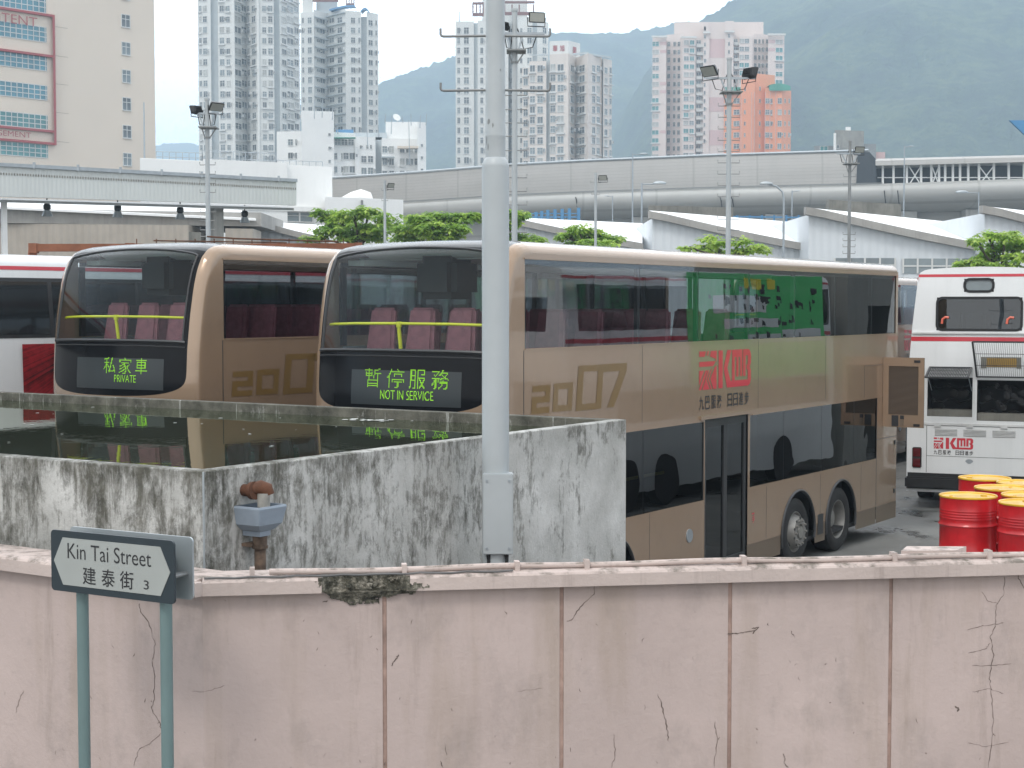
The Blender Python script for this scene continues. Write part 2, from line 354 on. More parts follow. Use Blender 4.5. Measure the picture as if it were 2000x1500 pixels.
# ------------------------------------------------------------------ mesh helpers
class MB:
    def __init__(s): s.v = []; s.f = []; s.m = []; s.cur = 0
    def add(s, verts, faces):
        b = len(s.v); s.v += [tuple(p) for p in verts]
        for f in faces: s.f.append(tuple(b + i for i in f)); s.m.append(s.cur)
    def quad(s, a, b, c, d): s.add([a, b, c, d], [(0, 1, 2, 3)])
    def poly(s, pts): s.add(pts, [tuple(range(len(pts)))])
    def box(s, c, size, mat=None):
        x, y, z = (d / 2 for d in size); c = Vector(c)
        vs = [Vector((sx * x, sy * y, sz * z)) for sx in (-1, 1) for sy in (-1, 1) for sz in (-1, 1)]
        if mat is not None: vs = [mat @ p for p in vs]
        s.add([c + p for p in vs], [(0, 1, 3, 2), (4, 6, 7, 5), (0, 4, 5, 1), (2, 3, 7, 6), (0, 2, 6, 4), (1, 5, 7, 3)])
    def bx(s, x0, x1, y0, y1, z0, z1): s.box(((x0 + x1) / 2, (y0 + y1) / 2, (z0 + z1) / 2), (abs(x1 - x0), abs(y1 - y0), abs(z1 - z0)))
    def bbx(s, x0, x1, y0, y1, z0, z1, b=.02):
        """box with chamfered edges"""
        bm = bmesh.new(); bmesh.ops.create_cube(bm, size=1)
        for v in bm.verts: v.co = Vector(((x0 + x1) / 2 + v.co.x * (x1 - x0), (y0 + y1) / 2 + v.co.y * (y1 - y0), (z0 + z1) / 2 + v.co.z * (z1 - z0)))
        bmesh.ops.bevel(bm, geom=bm.edges[:], offset=b, segments=2, affect='EDGES')
        s.frombm(bm)
    def frombm(s, bm):
        bm.verts.index_update(); s.add([v.co.copy() for v in bm.verts], [tuple(v.index for v in f.verts) for f in bm.faces]); bm.free()
    def beam(s, p0, p1, w, h):
        p0, p1 = Vector(p0), Vector(p1); d = p1 - p0
        q = d.to_track_quat('Y', 'Z').to_matrix(); s.box((p0 + p1) / 2, (w, d.length, h), q)
    def cyl(s, p0, p1, r0, r1=None, n=12, caps=True):
        r1 = r0 if r1 is None else r1
        p0, p1 = Vector(p0), Vector(p1); q = (p1 - p0).to_track_quat('Z', 'Y').to_matrix()
        vs = []
        for p, r in ((p0, r0), (p1, r1)):
            for i in range(n):
                a = 2 * math.pi * i / n; vs.append(p + q @ Vector((r * math.cos(a), r * math.sin(a), 0)))
        fs = [(i, (i + 1) % n, n + (i + 1) % n, n + i) for i in range(n)]
        if caps: fs += [tuple(reversed(range(n))), tuple(range(n, 2 * n))]
        s.add(vs, fs)
    def tube(s, path, r, n=8):
        path = [Vector(p) for p in path]; vs = []; up = None
        for i, p in enumerate(path):
            d = (path[min(i + 1, len(path) - 1)] - path[max(i - 1, 0)]).normalized()
            if up is None: up = Vector((0, 0, 1)) if abs(d.z) < .9 else Vector((1, 0, 0))
            a = d.cross(up).normalized(); b = a.cross(d).normalized(); up = b
            rr = r[i] if isinstance(r, (list, tuple)) else r
            for j in range(n):
                t = 2 * math.pi * j / n; vs.append(p + a * rr * math.cos(t) + b * rr * math.sin(t))
        fs = []
        for i in range(len(path) - 1):
            for j in range(n): fs.append((i * n + j, i * n + (j + 1) % n, (i + 1) * n + (j + 1) % n, (i + 1) * n + j))
        fs += [tuple(reversed(range(n))), tuple(range((len(path) - 1) * n, len(path) * n))]
        s.add(vs, fs)
    def lathe(s, prof, c, axis='Z', n=32, close=False):
        c = Vector(c); vs = []
        for r, h in prof:
            for i in range(n):
                a = 2 * math.pi * i / n; x, y = r * math.cos(a), r * math.sin(a)
                vs.append(c + (Vector((x, y, h)) if axis == 'Z' else Vector((x, h, y))))
        fs = []
        for k in range(len(prof) - 1):
            for i in range(n):
                q = (k * n + i, k * n + (i + 1) % n, (k + 1) * n + (i + 1) % n, (k + 1) * n + i)
                fs.append(q if axis == 'Z' else tuple(reversed(q)))
        s.add(vs, fs)
    def prism(s, pts, z0, z1):
        """vertical prism over plan points (x, y), counter-clockwise from above"""
        n = len(pts); vs = [(p[0], p[1], z0) for p in pts] + [(p[0], p[1], z1) for p in pts]
        s.add(vs, [(i, (i + 1) % n, n + (i + 1) % n, n + i) for i in range(n)] + [tuple(range(n, 2 * n)), tuple(reversed(range(n)))])
    def grid(s, rows):
        nr, nc = len(rows), len(rows[0]); vs = [p for r in rows for p in r]
        s.add(vs, [(i * nc + j, i * nc + j + 1, (i + 1) * nc + j + 1, (i + 1) * nc + j) for i in range(nr - 1) for j in range(nc - 1)])
    def xf(s, mat): s.v = [tuple(mat @ Vector(p)) for p in s.v]; return s

def link(o): COL.objects.link(o); return o
def mesh_of(name, mb, mats, smooth=None):
    me = bpy.data.meshes.new(name); me.from_pydata(mb.v, [], mb.f)
    for m in (mats if isinstance(mats, list) else [mats]): me.materials.append(m)
    me.polygons.foreach_set("material_index", mb.m); me.validate(); me.update()
    if smooth is not None:
        bm = bmesh.new(); bm.from_mesh(me); bmesh.ops.remove_doubles(bm, verts=bm.verts[:], dist=1e-5)
        for f in bm.faces: f.smooth = True
        for e in bm.edges:
            if len(e.link_faces) == 2 and e.calc_face_angle(0) > rad(smooth): e.smooth = False
        bm.to_mesh(me); bm.free()
    return me
def obj(name, mb, mats, parent=None, smooth=None, world=False, kind=None, label=None):
    o = link(bpy.data.objects.new(name, mesh_of(name, mb, mats, smooth)))
    if parent:
        o.parent = parent
        if world: o.matrix_parent_inverse = PINV.get(parent.name, Matrix.Identity(4))   # a part built in world space has no transform of its own
    if kind: o['kind'] = kind
    if label: o['label'] = label
    return o
PINV = {}
def thing(name, label, cat, loc=(0, 0, 0), rz=0, group=None):
    o = link(bpy.data.objects.new(name, None)); o.location = loc; o.rotation_euler = (0, 0, rz)
    o.empty_display_size = .2
    o['label'] = label; o['category'] = cat
    if group: o['group'] = group
    PINV[o.name] = (Matrix.Translation(Vector(loc)) @ Matrix.Rotation(rz, 4, 'Z')).inverted()
    return o
def tag(o, label, cat, group=None):
    o['label'] = label; o['category'] = cat
    if group: o['group'] = group
    return o
def copy_tree(src, name=None):
    def cp(o, parent):
        c = o.copy(); link(c); c.parent = parent
        for ch in list(o.children): cp(ch, c)
        return c
    return cp(src, None)

_tc = {}
def text2d(body, bold=0.0):
    """flat triangles of a line of text: (verts, faces, width, height) with its box moved to 0,0"""
    key = (body, bold)
    if key in _tc: return _tc[key]
    cu = bpy.data.curves.new("text", 'FONT'); cu.body = body; cu.size = 1; cu.offset = bold; cu.resolution_u = 4
    o = link(bpy.data.objects.new("text", cu)); dg = bpy.context.evaluated_depsgraph_get(); dg.update()
    me = bpy.data.meshes.new_from_object(o.evaluated_get(dg))
    vs = np.array([v.co[:2] for v in me.vertices]); fs = [tuple(p.vertices) for p in me.polygons]
    bpy.data.objects.remove(o); bpy.data.curves.remove(cu); bpy.data.meshes.remove(me)
    if len(vs) == 0: vs = np.zeros((3, 2)); fs = []
    lo = vs.min(0); vs = vs - lo; w, h = vs.max(0)
    _tc[key] = (vs, fs, w, h); return _tc[key]
def add_text(mb, body, mapf, x0, x1, z0, z1, bold=0.0):
    vs, fs, w, h = text2d(body, bold)
    mb.add([mapf(x0 + (x1 - x0) * p[0] / w, z0 + (z1 - z0) * p[1] / h) for p in vs], fs)
def led_dots(body, rows, bold=0.0):
    vs, fs, w, h = text2d(body, bold); st = h / rows; cols = int(math.ceil(w / st)); out = []
    tris = [(vs[f[0]], vs[f[i]], vs[f[i + 1]]) for f in fs for i in range(1, len(f) - 1)]
    T = np.array(tris)
    def inside(x, y):
        d = [(T[:, (i + 1) % 3, 0] - T[:, i, 0]) * (y - T[:, i, 1]) - (T[:, (i + 1) % 3, 1] - T[:, i, 1]) * (x - T[:, i, 0]) for i in range(3)]
        return bool((((d[0] >= 0) & (d[1] >= 0) & (d[2] >= 0)) | ((d[0] <= 0) & (d[1] <= 0) & (d[2] <= 0))).any())
    for r in range(rows):
        for c in range(cols):
            if inside((c + .5) * st, (r + .5) * st): out.append(((c + .5) / cols, (r + .5) / rows))
    return out, w / h
def decal(name, polys, mapf, mat, parent):
    mb = MB()
    for p in polys: mb.poly([mapf(x, z) for x, z in p])
    return obj(name, mb, mat, parent)

# ------------------------------------------------------------------ the setting
mb = MB(); gx = [-3500, -600, -150, -60, -20, 0, 20, 60, 150, 600, 3500]; gy = [-150, -20, 0, 20, 40, 80, 160, 400, 1200, 4600]
mb.grid([[(x, y, 0) for x in gx] for y in gy]); obj('ground', mb, M['yard'], kind='structure')

def hill(name, ridge, Y0, Y1, px0, px1, amp):
    rx = [r[0] for r in ridge]; ry = [r[1] for r in ridge]
    cols = list(np.linspace(px0, px1, 420)); rows = []
    T = [i / 40 for i in range(40)] + [.99, 1.0, 1.05, 1.2]
    for t in T:
        row = []
        for px in cols:
            zr = at(px, float(np.interp(px, rx, ry)), Y1).z
            Y = Y0 + (Y1 - Y0) * t; x = (px - CX) / F * Y
            z = zr * (min(t, 1) ** 1.15) if t <= 1 else zr * (1 - (t - 1) * 1.5)
            e = min(1, t * 3) * (1 if t < .97 else .18)
            z += amp * e * (noise.fractal(Vector((x * .006, Y * .006, .3)), 1.0, 2.0, 5) * .9)
            if t == 1: z += amp * .14 * noise.noise(Vector((x * .07, 1.7, 0))) + amp * .11 * noise.noise(Vector((x * .23, 4.7, 0)))
            row.append((x, Y, max(z, -.5)))
        rows.append(row)
    m = MB(); m.grid(rows); return obj(name, m, M['hill'], smooth=180, kind='structure')
hill('hills', [(560, 210), (700, 182), (740, 164), (800, 139), (890, 106), (960, 86), (1070, 73), (1190, 66), (1280, 56), (1340, 52), (1500, 60)], 1100, 2300, 480, 1560, 34)
hill('hills', [(1080, 420), (1160, 330), (1220, 215), (1280, 110), (1330, 54), (1370, 36), (1420, 10), (1450, -8), (1600, -95), (1800, -175), (2150, -190)], 800, 1700, 1080, 2160, 34)
hill('hills', [(200, 300), (290, 288), (330, 280), (370, 279), (420, 288), (600, 300)], 2600, 3700, 160, 640, 20)

mb = MB(); mb.bx(-3200, 3200, -120, 4500, -1, 490)
hz = N("haze"); pv = hz.n("VolumePrincipled")
pv.inputs["Color"].default_value = (.66, .84, 1.0, 1); pv.inputs["Density"].default_value = .00047; pv.inputs["Anisotropy"].default_value = 0.0
hz.l(pv.outputs[0], hz.out.inputs["Volume"])
obj('haze', mb, hz.m, kind='stuff')

# ------------------------------------------------------------------ pink boundary wall
dR = Vector((math.cos(rad(8.4)), math.sin(rad(8.4)), 0)); dL = Vector((-math.cos(rad(32.4)), math.sin(rad(32.4)), 0))
YC = 8.35
PC = at(396, 1161, YC); ZTOP = PC.z                          # underside of the coping at the corner
P0 = Vector((PC.x, PC.y, 0))
nR = Vector((dR.y, -dR.x, 0)); nL = Vector((-dL.y, dL.x, 0))   # outward, to the camera
if nL.y > 0: nL = -nL
def ray_wall(px, py, off=0.0, left=False):
    """the point of the wall face seen at a pixel, moved outward by off"""
    d = at(px, py, 1.0) - Vector((0, 0, HCAM)); n = nL if left else nR
    k = (P0 - Vector((0, 0, HCAM))).dot(n) / d.dot(n)
    return Vector((0, 0, HCAM)) + d * k + n * off
def wall_s(px, left=False): return (ray_wall(px, 1200, 0, left) - P0).dot(dL if left else dR)
wall = thing('boundary_wall', 'long pale pink painted boundary wall with stained panels, cracks and a projecting coping', 'wall', P0)
mb = MB()
def slab(d, n, s0, s1, z0, z1, o0, o1):
    """box on the wall line: s along it, o outward"""
    a = [P0 + d * s + n * o for s, o in ((s0, o0), (s1, o0), (s1, o1), (s0, o1))]
    if (a[1] - a[0]).cross(a[2] - a[0]).z < 0: a = a[::-1]
    mb.prism([(p.x, p.y) for p in a], z0, z1)
joints = [wall_s(p) for p in (751, 1097, 1426, 1740, 2060, 2400)]
s0 = 0.0
for j in joints:
    slab(dR, nR, s0, j - .0115, 0, ZTOP, -.03, 0); s0 = j + .0115
slab(dR, nR, s0, 9.5, 0, ZTOP, -.03, 0)
slab(dL, nL, 0.0, 2.45, 0, ZTOP, -.03, 0); slab(dL, nL, 2.475, 9, 0, ZTOP, -.03, 0)
for d, n in ((dR, nR), (dL, nL)): slab(d, n, .05, 9.4 if d is dR else 8.9, 0, ZTOP, -.22, -.031)
obj('panel', mb, M['pink'], wall, world=True)
mb = MB()
for j in joints: slab(dR, nR, j - .011, j + .011, 0, ZTOP - .002, -.0305, -.006)
obj('joint', mb, plain("joint_mortar", (.36, .25, .21, 1), .9, 0, .4, 7, .4), wall, world=True)
mb = MB(); ZC = ZTOP + .079
BR0, BR1 = wall_s(628), wall_s(792)
def coping_piece(d, n, s0, s1, k=7):
    rows = []
    m = max(2, int((s1 - s0) / .12))
    for i in range(m + 1):
        s = s0 + (s1 - s0) * i / m; p = P0 + d * s
        e = .007 * noise.noise(Vector((s * 4, 0, 3))); e2 = .006 * noise.noise(Vector((s * 9, 5, 3)))
        prof = [(-.27, ZTOP), (-.27, ZC), (-.1, ZC + .012 + e2), (.0, ZC + .010 + e), (.050 + e2 * .4, ZC + e * .6), (.060, ZC - .012 + e * .6), (.060, ZTOP), (-.03, ZTOP - .001)]
        rows.append([tuple(p + n * o + Vector((0, 0, z))) for o, z in prof])
    mb.grid(rows)
    mb.poly(rows[0]); mb.poly(rows[-1][::-1])
coping_piece(dR, nR, .0, BR0); coping_piece(dR, nR, BR1, 9.5); coping_piece(dL, nL, 0.0, 9)
mb.prism([(P0 + q).to_2d() for q in (Vector((0, 0, 0)) - nR * .02 - dR * .04 - nL * .02, nL * .062, (nR + nL) * .054, nR * .062)], ZTOP + .001, ZC - .004)
obj('coping', mb, M['coping'], wall, world=True)
mb = MB(); NS, NZ = 110, 26; PTS = []
PA, PB = wall_s(572), wall_s(852); HZ = ZC - ZTOP
for i in range(NS + 1):                                     # where the coping has broken off
    u = i / NS; s = PA + (PB - PA) * u; row = []
    for j in range(NZ + 1):
        w = j / NZ; z = ZC + .006 - (HZ + .085) * w; q = noise.fractal(Vector((s * 9, z * 12, 1.3)), .8, 2.1, 5)
        ins = min(1, max(0, (s - BR0) / .05)) * min(1, max(0, (BR1 - s) / .05))        # inside the gap of the coping
        if z > ZTOP: o = (.064 + .010 * q) * (1 - ins) + ins * (-.02 + .055 * w + .03 * q)
        else: o = .004 + .012 * abs(q) + ins * .03 * max(0, 1 - (ZTOP - z) / .05)
        row.append(tuple(P0 + dR * s + nR * o + Vector((0, 0, z))))
    PTS.append(row)
def keep(i, j):
    u = (i + .5) / NS; w = (j + .5) / NZ; n_ = noise.fractal(Vector((u * 9, w * 3, 7.7)), .9, 2.0, 5) * .30 + noise.fractal(Vector((u * 3.1, 4.2, 1)), 1, 2, 3) * .28
    s = PA + (PB - PA) * u
    if BR0 - .02 < s < BR1 + .02 and w < .50: return True
    lim = 1.02 * math.sin(math.pi * u) ** .55 - .15 + n_
    low = .06 + .5 * abs(u - .5) if not (BR0 < s < BR1) else -1
    return low + n_ * .3 < w < lim
vid = lambda i, j: i * (NZ + 1) + j
mb.add([p for r in PTS for p in r], [(vid(i, j), vid(i, j + 1), vid(i + 1, j + 1), vid(i + 1, j)) for i in range(NS) for j in range(NZ) if keep(i, j)])
for _ in range(26):                                         # crumbs left on the ledge
    s = random.uniform(BR0 - .02, BR1 + .02); r = random.uniform(.006, .02); p = P0 + dR * s + nR * random.uniform(-.05, .03) + Vector((0, 0, ZTOP + .01 + random.uniform(0, .05)))
    bm = bmesh.new(); bmesh.ops.create_icosphere(bm, subdivisions=1, radius=r)
    for v in bm.verts: v.co = p + v.co * random.uniform(.6, 1.3)
    mb.frombm(bm)
obj('broken_edge', mb, M['moss'], wall, world=True, kind='stuff')
mb = MB()
def crack(pts, w=.005, left=False, steps=6):
    pp = []
    for (a, b) in zip(pts[:-1], pts[1:]):
        for i in range(steps):
            t = i / steps; pp.append((a[0] + (b[0] - a[0]) * t + random.uniform(-1.6, 1.6), a[1] + (b[1] - a[1]) * t + random.uniform(-1, 1)))
    pp.append(pts[-1]); wp = [ray_wall(x, y, .0015, left) for x, y in pp]; n = nL if left else nR
    L = []; R = []
    for i, p in enumerate(wp):
        d = (wp[min(i + 1, len(wp) - 1)] - wp[max(0, i - 1)]).normalized(); sd = d.cross(n).normalized()
        ww = w * .62 * random.uniform(.3, 1.0) * (.35 if i in (0, len(wp) - 1) else 1)
        L.append(p + sd * ww * .5); R.append(p - sd * ww * .5)
    for i in range(len(wp) - 1): mb.quad(L[i], L[i + 1], R[i + 1], R[i])
crack([(272, 1178), (276, 1195), (290, 1215), (303, 1258), (298, 1290), (302, 1320), (301, 1366), (296, 1385), (310, 1408), (318, 1430)], .009, True)
crack([(318, 1430), (296, 1450), (270, 1465), (262, 1500)], .006, True)
crack([(46, 1348), (36, 1372), (31, 1392)], .009, True)
crack([(1165, 1126), (1160, 1160), (1133, 1186), (1117, 1210), (1107, 1214)], .008)
crack([(1285, 1357), (1296, 1390), (1303, 1425), (1305, 1447)], .011)
crack([(1198, 1432), (1202, 1470), (1194, 1500)], .006)
crack([(1396, 1410), (1400, 1440), (1395, 1500)], .007)
crack([(1950, 1178), (1946, 1182), (1944, 1220), (1934, 1245), (1940, 1280), (1932, 1320), (1936, 1350), (1940, 1400), (1938, 1440), (1930, 1500)], .008)
crack([(1962, 1125), (1960, 1160), (1948, 1178)], .006); crack([(1918, 1155), (1930, 1175), (1948, 1178)], .005)
crack([(1890, 1230), (1920, 1222), (1940, 1220), (1960, 1216)], .006); crack([(1890, 1275), (1925, 1268), (1934, 1256)], .006)
crack([(1900, 1300), (1940, 1300), (1975, 1296)], .006); crack([(1900, 1352), (1930, 1345), (1960, 1355)], .005); crack([(1890, 1450), (1925, 1458), (1970, 1450)], .005)
crack([(1986, 1112), (1990, 1130), (2000, 1150)], .008)
crack([(1421, 1238), (1440, 1237), (1462, 1233), (1475, 1231)], .013); crack([(1468, 1228), (1480, 1225), (1470, 1238)], .018)
crack([(778, 1278), (772, 1290), (764, 1300)], .012); crack([(870, 1455), (873, 1475)], .006)
crack([(630, 1176), (640, 1173)], .014); crack([(655, 1170), (690, 1166)], .018)
crack([(1530, 1472), (1533, 1480), (1530, 1490), (1540, 1500)], .009); crack([(860, 1486), (866, 1500)], .01)
crack([(1544, 1232), (1552, 1245)], .008); crack([(375, 1350), (395, 1352), (420, 1345), (440, 1338)], .004)
crack([(1010, 1350), (1060, 1344)], .003); crack([(1865, 1380), (1873, 1384), (1870, 1390)], .02)
for _ in range(60):
    x, y = random.uniform(0, 2000), random.uniform(1190, 1500); crack([(x, y), (x + random.uniform(-5, 5), y + random.uniform(2, 9))], random.uniform(.004, .012), x < 390, 2)  # darker cream strips laid on the wall as panel grooves
obj('crack', mb, plain("dark_crack_line", (.13, .10, .085, 1), .95, 0, .4, 9, .1), wall, world=True)  # thin dark lines laid along the cracks, just off the wall face

cond = thing('conduit_pipe', 'thin pink painted conduit running along the top of the pink wall', 'pipe', (P0.x, P0.y, ZC))
mb = MB(); path = []
for i in range(60):
    s = .35 + 9.0 * i / 59; path.append(P0 + dR * s + nR * (-.015 + .008 * math.sin(s * 2.1)) + Vector((0, 0, ZC + .028 + .004 * math.sin(s * 5))))
mb.tube(path, .017, 8); obj('pipe', mb, M['coping'], cond, 60, world=True)
for s in [wall_s(p) for p in (493, 790, 1010, 1146, 1452, 1745, 1930)]:
    mb = MB(); p = P0 + dR * s + nR * -.012; mb.box(p + Vector((0, 0, ZC + .028)), (.026, .06, .06), Matrix.Rotation(rad(8.4), 3, 'Z'))
    obj('clip', mb, M['coping'], cond, world=True)
cab = MB(); path = [P0 + dR * (wall_s(p)) + nR * (.035 + .006 * math.sin(i * 1.7)) + Vector((0, 0, ZC + .012 + .003 * math.sin(i * 2.3))) for i, p in enumerate(range(400, 1010, 30))]
cab.tube(path, .006, 6)
tag(obj('cable', cab, plain("grey_cable", (.12, .12, .12, 1), .6)), 'thin grey cable lying along the front edge of the pink wall coping', 'cable')
mb = MB()
s0, s1 = wall_s(1772), wall_s(1915)
a = [P0 + dR * s + nR * o for s, o in ((s0, -.1), (s1 - .12, -.07), (s1, -.2), (s0 + .1, -.26))]
if (a[1] - a[0]).cross(a[2] - a[0]).z < 0: a = a[::-1]
mb.prism([p.to_2d() for p in a], ZC + .005, ZC + .05)
tag(obj('mortar_slab', mb, M['coping']), 'flat whitish mortar slab raised on the pink wall top below the red drums', 'slab')

# ------------------------------------------------------------------ water tank
AX = math.atan2(2025, F)                                     # the buses' long axis, from the view axis to the right
U = Vector((math.sin(AX), math.cos(AX), 0)); V = Vector((-math.cos(AX), math.sin(AX), 0)); RZ = math.pi / 2 - AX
TN = at(397, 921, 9.0); TZ = TN.z; TL, TW = 4.95, 10.0
tank = thing('water_tank', 'open concrete tank full of dark water, its pale walls streaked with black mould', 'tank', (TN.x, TN.y, 0), RZ)
def tank_wall(x0, x1, y0, y1):
    bm = bmesh.new(); bmesh.ops.create_cube(bm, size=1)
    for v in bm.verts: v.co = Vector(((x0 + x1) / 2 + v.co.x * (x1 - x0), (y0 + y1) / 2 + v.co.y * (y1 - y0), TZ / 2 + v.co.z * TZ))
    bmesh.ops.bevel(bm, geom=bm.edges[:], offset=.006, segments=1, affect='EDGES')
    m = MB(); m.frombm(bm); return m
W_ = .11
for nm, a in (('side_wall', (0, TL, 0, W_)), ('end_wall', (0, W_, W_ + .001, TW)), ('side_wall', (TL - W_, TL, W_ + .001, TW))):
    obj(nm, tank_wall(*a), M['tank_far'] if a[0] > 1 else M['tank'], tank)
mb = MB(); mb.bx(W_ - .002, TL - W_ + .002, W_ - .002, TW, 1.2, TZ - .085); obj('water', mb, M['water'], tank)
mb = MB(); mb.tube([(.0, .0, 0), (.0, .0, TZ - .003)], .006, 6); obj('corner_bead', mb, M['sign_back'], tank)
mb = MB()
for i in range(34):
    x, y = random.uniform(.2, TL - .3), random.uniform(.2, 6.5); r = random.uniform(.006, .026)
    mb.poly([(x + r * math.cos(a) * random.uniform(.5, 1.2), y + r * math.sin(a) * random.uniform(.5, 1), TZ - .081) for a in (0, 1.2, 2.5, 3.8, 5)])
for i in range(26):                                          # a clump of foam by the far rim
    x, y = TL - .35 + random.gauss(0, .06), 2.35 + random.gauss(0, .16); r = random.uniform(.015, .04)
    mb.poly([(x + r * math.cos(a), y + r * math.sin(a), TZ - .079) for a in (0, 1.2, 2.5, 3.8, 5)])
obj('floating_debris', mb, plain("foam_fleck", (.6, .62, .6, 1), .8), tank, kind='stuff')

# rain-water hopper and its pipe on the tank wall
def tank_pt(px, py, off):                                    # on the side wall facing the camera, moved outward
    n = -V; d = at(px, py, 1) - Vector((0, 0, HCAM)); p0 = Vector((TN.x, TN.y, 0)) + n * off
    return Vector((0, 0, HCAM)) + d * ((p0 - Vector((0, 0, HCAM))).dot(n) / d.dot(n))
HP = tank_pt(506, 1000, .09)
hop = thing('rainwater_hopper', 'blue-grey rainwater hopper with rusty spout and pipe on the tank wall', 'hopper', (HP.x, HP.y, 0), RZ)
z = lambda py: tank_pt(506, py, .09).z
mb = MB()
def ring(hw, hd, zz): hw *= .9; hd *= .9; return [(-hw, -hd, zz), (hw, -hd, zz), (hw, .0885, zz), (-hw, .0885, zz)]
secs = [ring(.128, .118, z(986)), ring(.132, .122, z(990)), ring(.112, .10, z(1022)), ring(.07, .066, z(1034)), ring(.052, .052, z(1036)), ring(.05, .05, z(1046))]
inn = [ring(.118, .108, z(986)), ring(.105, .095, z(1012))]
allr = [inn[1], inn[0]] + secs; vs = [p for r in allr for p in r]; fs = [(0, 1, 2, 3)]
for k in range(len(allr) - 1):
    for i in range(4): fs.append((k * 4 + i, k * 4 + (i + 1) % 4, (k + 1) * 4 + (i + 1) % 4, (k + 1) * 4 + i))
mb.add(vs, fs); obj('hopper_box', mb, M['hopper'], hop)
mb = MB(); c0 = .0
mb.cyl((-.03, .0895, z(958)), (-.03, .015, z(958)), .036, .036, 14); mb.cyl((-.03, .03, z(958)), (-.03, .0, z(957)), .052, .054, 16)
mb.tube([(-.03, .02, z(954)), (.0, -.012, z(951)), (.028, -.03, z(956)), (.034, -.034, z(966))], [.034, .042, .046, .044], 12)
sp_ = obj('spout', mb, M['rust'], hop, 50)
mb = MB(); mb.cyl((.012, -.026, z(963)), (.012, -.026, z(990)), .040, .037, 14); obj('outlet', mb, plain("rust_streaked_paint", (.33, .32, .29, 1), .7, 0, .35, 14, .2, streak=.7), sp_, 50)
mb = MB(); mb.cyl((.004, -.002, z(1052)), (.004, -.002, z(1200)), .034, .034, 16); mb.cyl((.004, -.002, z(1047)), (.004, -.002, z(1068)), .044, .042, 16)
mb.cyl((.004, -.002, z(1066)), (.004, -.002, z(1071)), .047, .047, 16); mb.box((.0, .06, z(1064)), (.11, .10, .018))
obj('down_pipe', mb, plain("rusted_cast_pipe", (.13, .09, .065, 1), .8, 0, .6, 14, .5), hop, 50)

# ------------------------------------------------------------------ street name sign
SD = Vector((math.cos(rad(29.4)), -math.sin(rad(29.4)), 0)); SN = Vector((-SD.y, SD.x, 0))   # along the plate to the right; away from the camera
SP = at(100, 1093, 8.1); SP = Vector((SP.x, SP.y, 0))
def sign_s(px):
    d = at(px, 1100, 1) - Vector((0, 0, HCAM)); k = (SP - Vector((0, 0, HCAM))).dot(SN) / d.dot(SN)
    return (Vector((0, 0, HCAM)) + d * k - SP).dot(SD)
sgn = thing('street_sign', 'street name sign on two teal posts standing in front of the pink wall', 'street sign', SP, -rad(29.4))
SW = sign_s(340); SZ1 = at(100, 1034, 8.1).z; SZ0 = at(100, 1152, 8.1).z; SH = SZ1 - SZ0
def rrect(x0, x1, z0, z1, r, n=6):
    pts = []
    for cx_, cz_, a0 in ((x1 - r, z1 - r, 0), (x0 + r, z1 - r, 90), (x0 + r, z0 + r, 180), (x1 - r, z0 + r, 270)):
        for i in range(n + 1): a = rad(a0 + 90 * i / n); pts.append((cx_ + r * math.cos(a), cz_ + r * math.sin(a)))
    return pts
def plate(pts, y0, y1):
    m = MB(); n = len(pts); m.add([(x, y0, zz) for x, zz in pts] + [(x, y1, zz) for x, zz in pts],
        [tuple(reversed(range(n))), tuple(range(n, 2 * n))] + [(i, (i + 1) % n, n + (i + 1) % n, n + i) for i in range(n)])
    return m
fp = obj('front_plate', plate(rrect(0, SW, SZ0, SZ1, .022), 0, .012), M['sign_dark'], sgn)
hx = SH * .20
obj('arrow_field', plate([(.022, SZ0 + SH * .5), (.022 + hx, SZ0 + .035), (SW - .024 - hx, SZ0 + .035), (SW - .024, SZ0 + SH * .5), (SW - .024 - hx, SZ1 - .035), (.022 + hx, SZ1 - .035)], -.003, .004), M['sign_grey'], fp)
mb = MB(); mp = lambda x, zz: (x, -.0045, zz)
add_text(mb, "Kin Tai Street", mp, SW * .145, SW * .825, SZ0 + SH * .555, SZ0 + SH * .81, -.004)
for ch, xa in (("建", .27), ("泰", .425), ("街", .575)): add_text(mb, ch, mp, SW * xa, SW * (xa + .108), SZ0 + SH * .16, SZ0 + SH * .445, .006)
add_text(mb, "3", mp, SW * .765, SW * .805, SZ0 + SH * .19, SZ0 + SH * .335)
obj('lettering', mb, M['ink'], fp)
obj('back_plate', plate(rrect(.0, SW, SZ0 - .0, SZ1, .022), .135, .146), M['sign_back'], sgn)
for px in (157, 322):
    mb = MB(); s = sign_s(px) - .061; mb.cyl((s, .073, 0), (s, .073, SZ1 - .06), .031, .031, 20); obj('post', mb, M['post_teal'], sgn, 40)
for s, zz in ((sign_s(157) - .061, SZ0 + .14), (sign_s(322) - .02, SZ0 + .13)):
    mb = MB(); mb.box((s + .03, .073, zz), (.028, .122, .02)); mb.cyl((s + .045, .013, zz), (s + .045, .134, zz), .007, .007, 8); mb.box((s, .073, zz), (.076, .076, .018)); obj('bracket', mb, M['rung'], sgn)

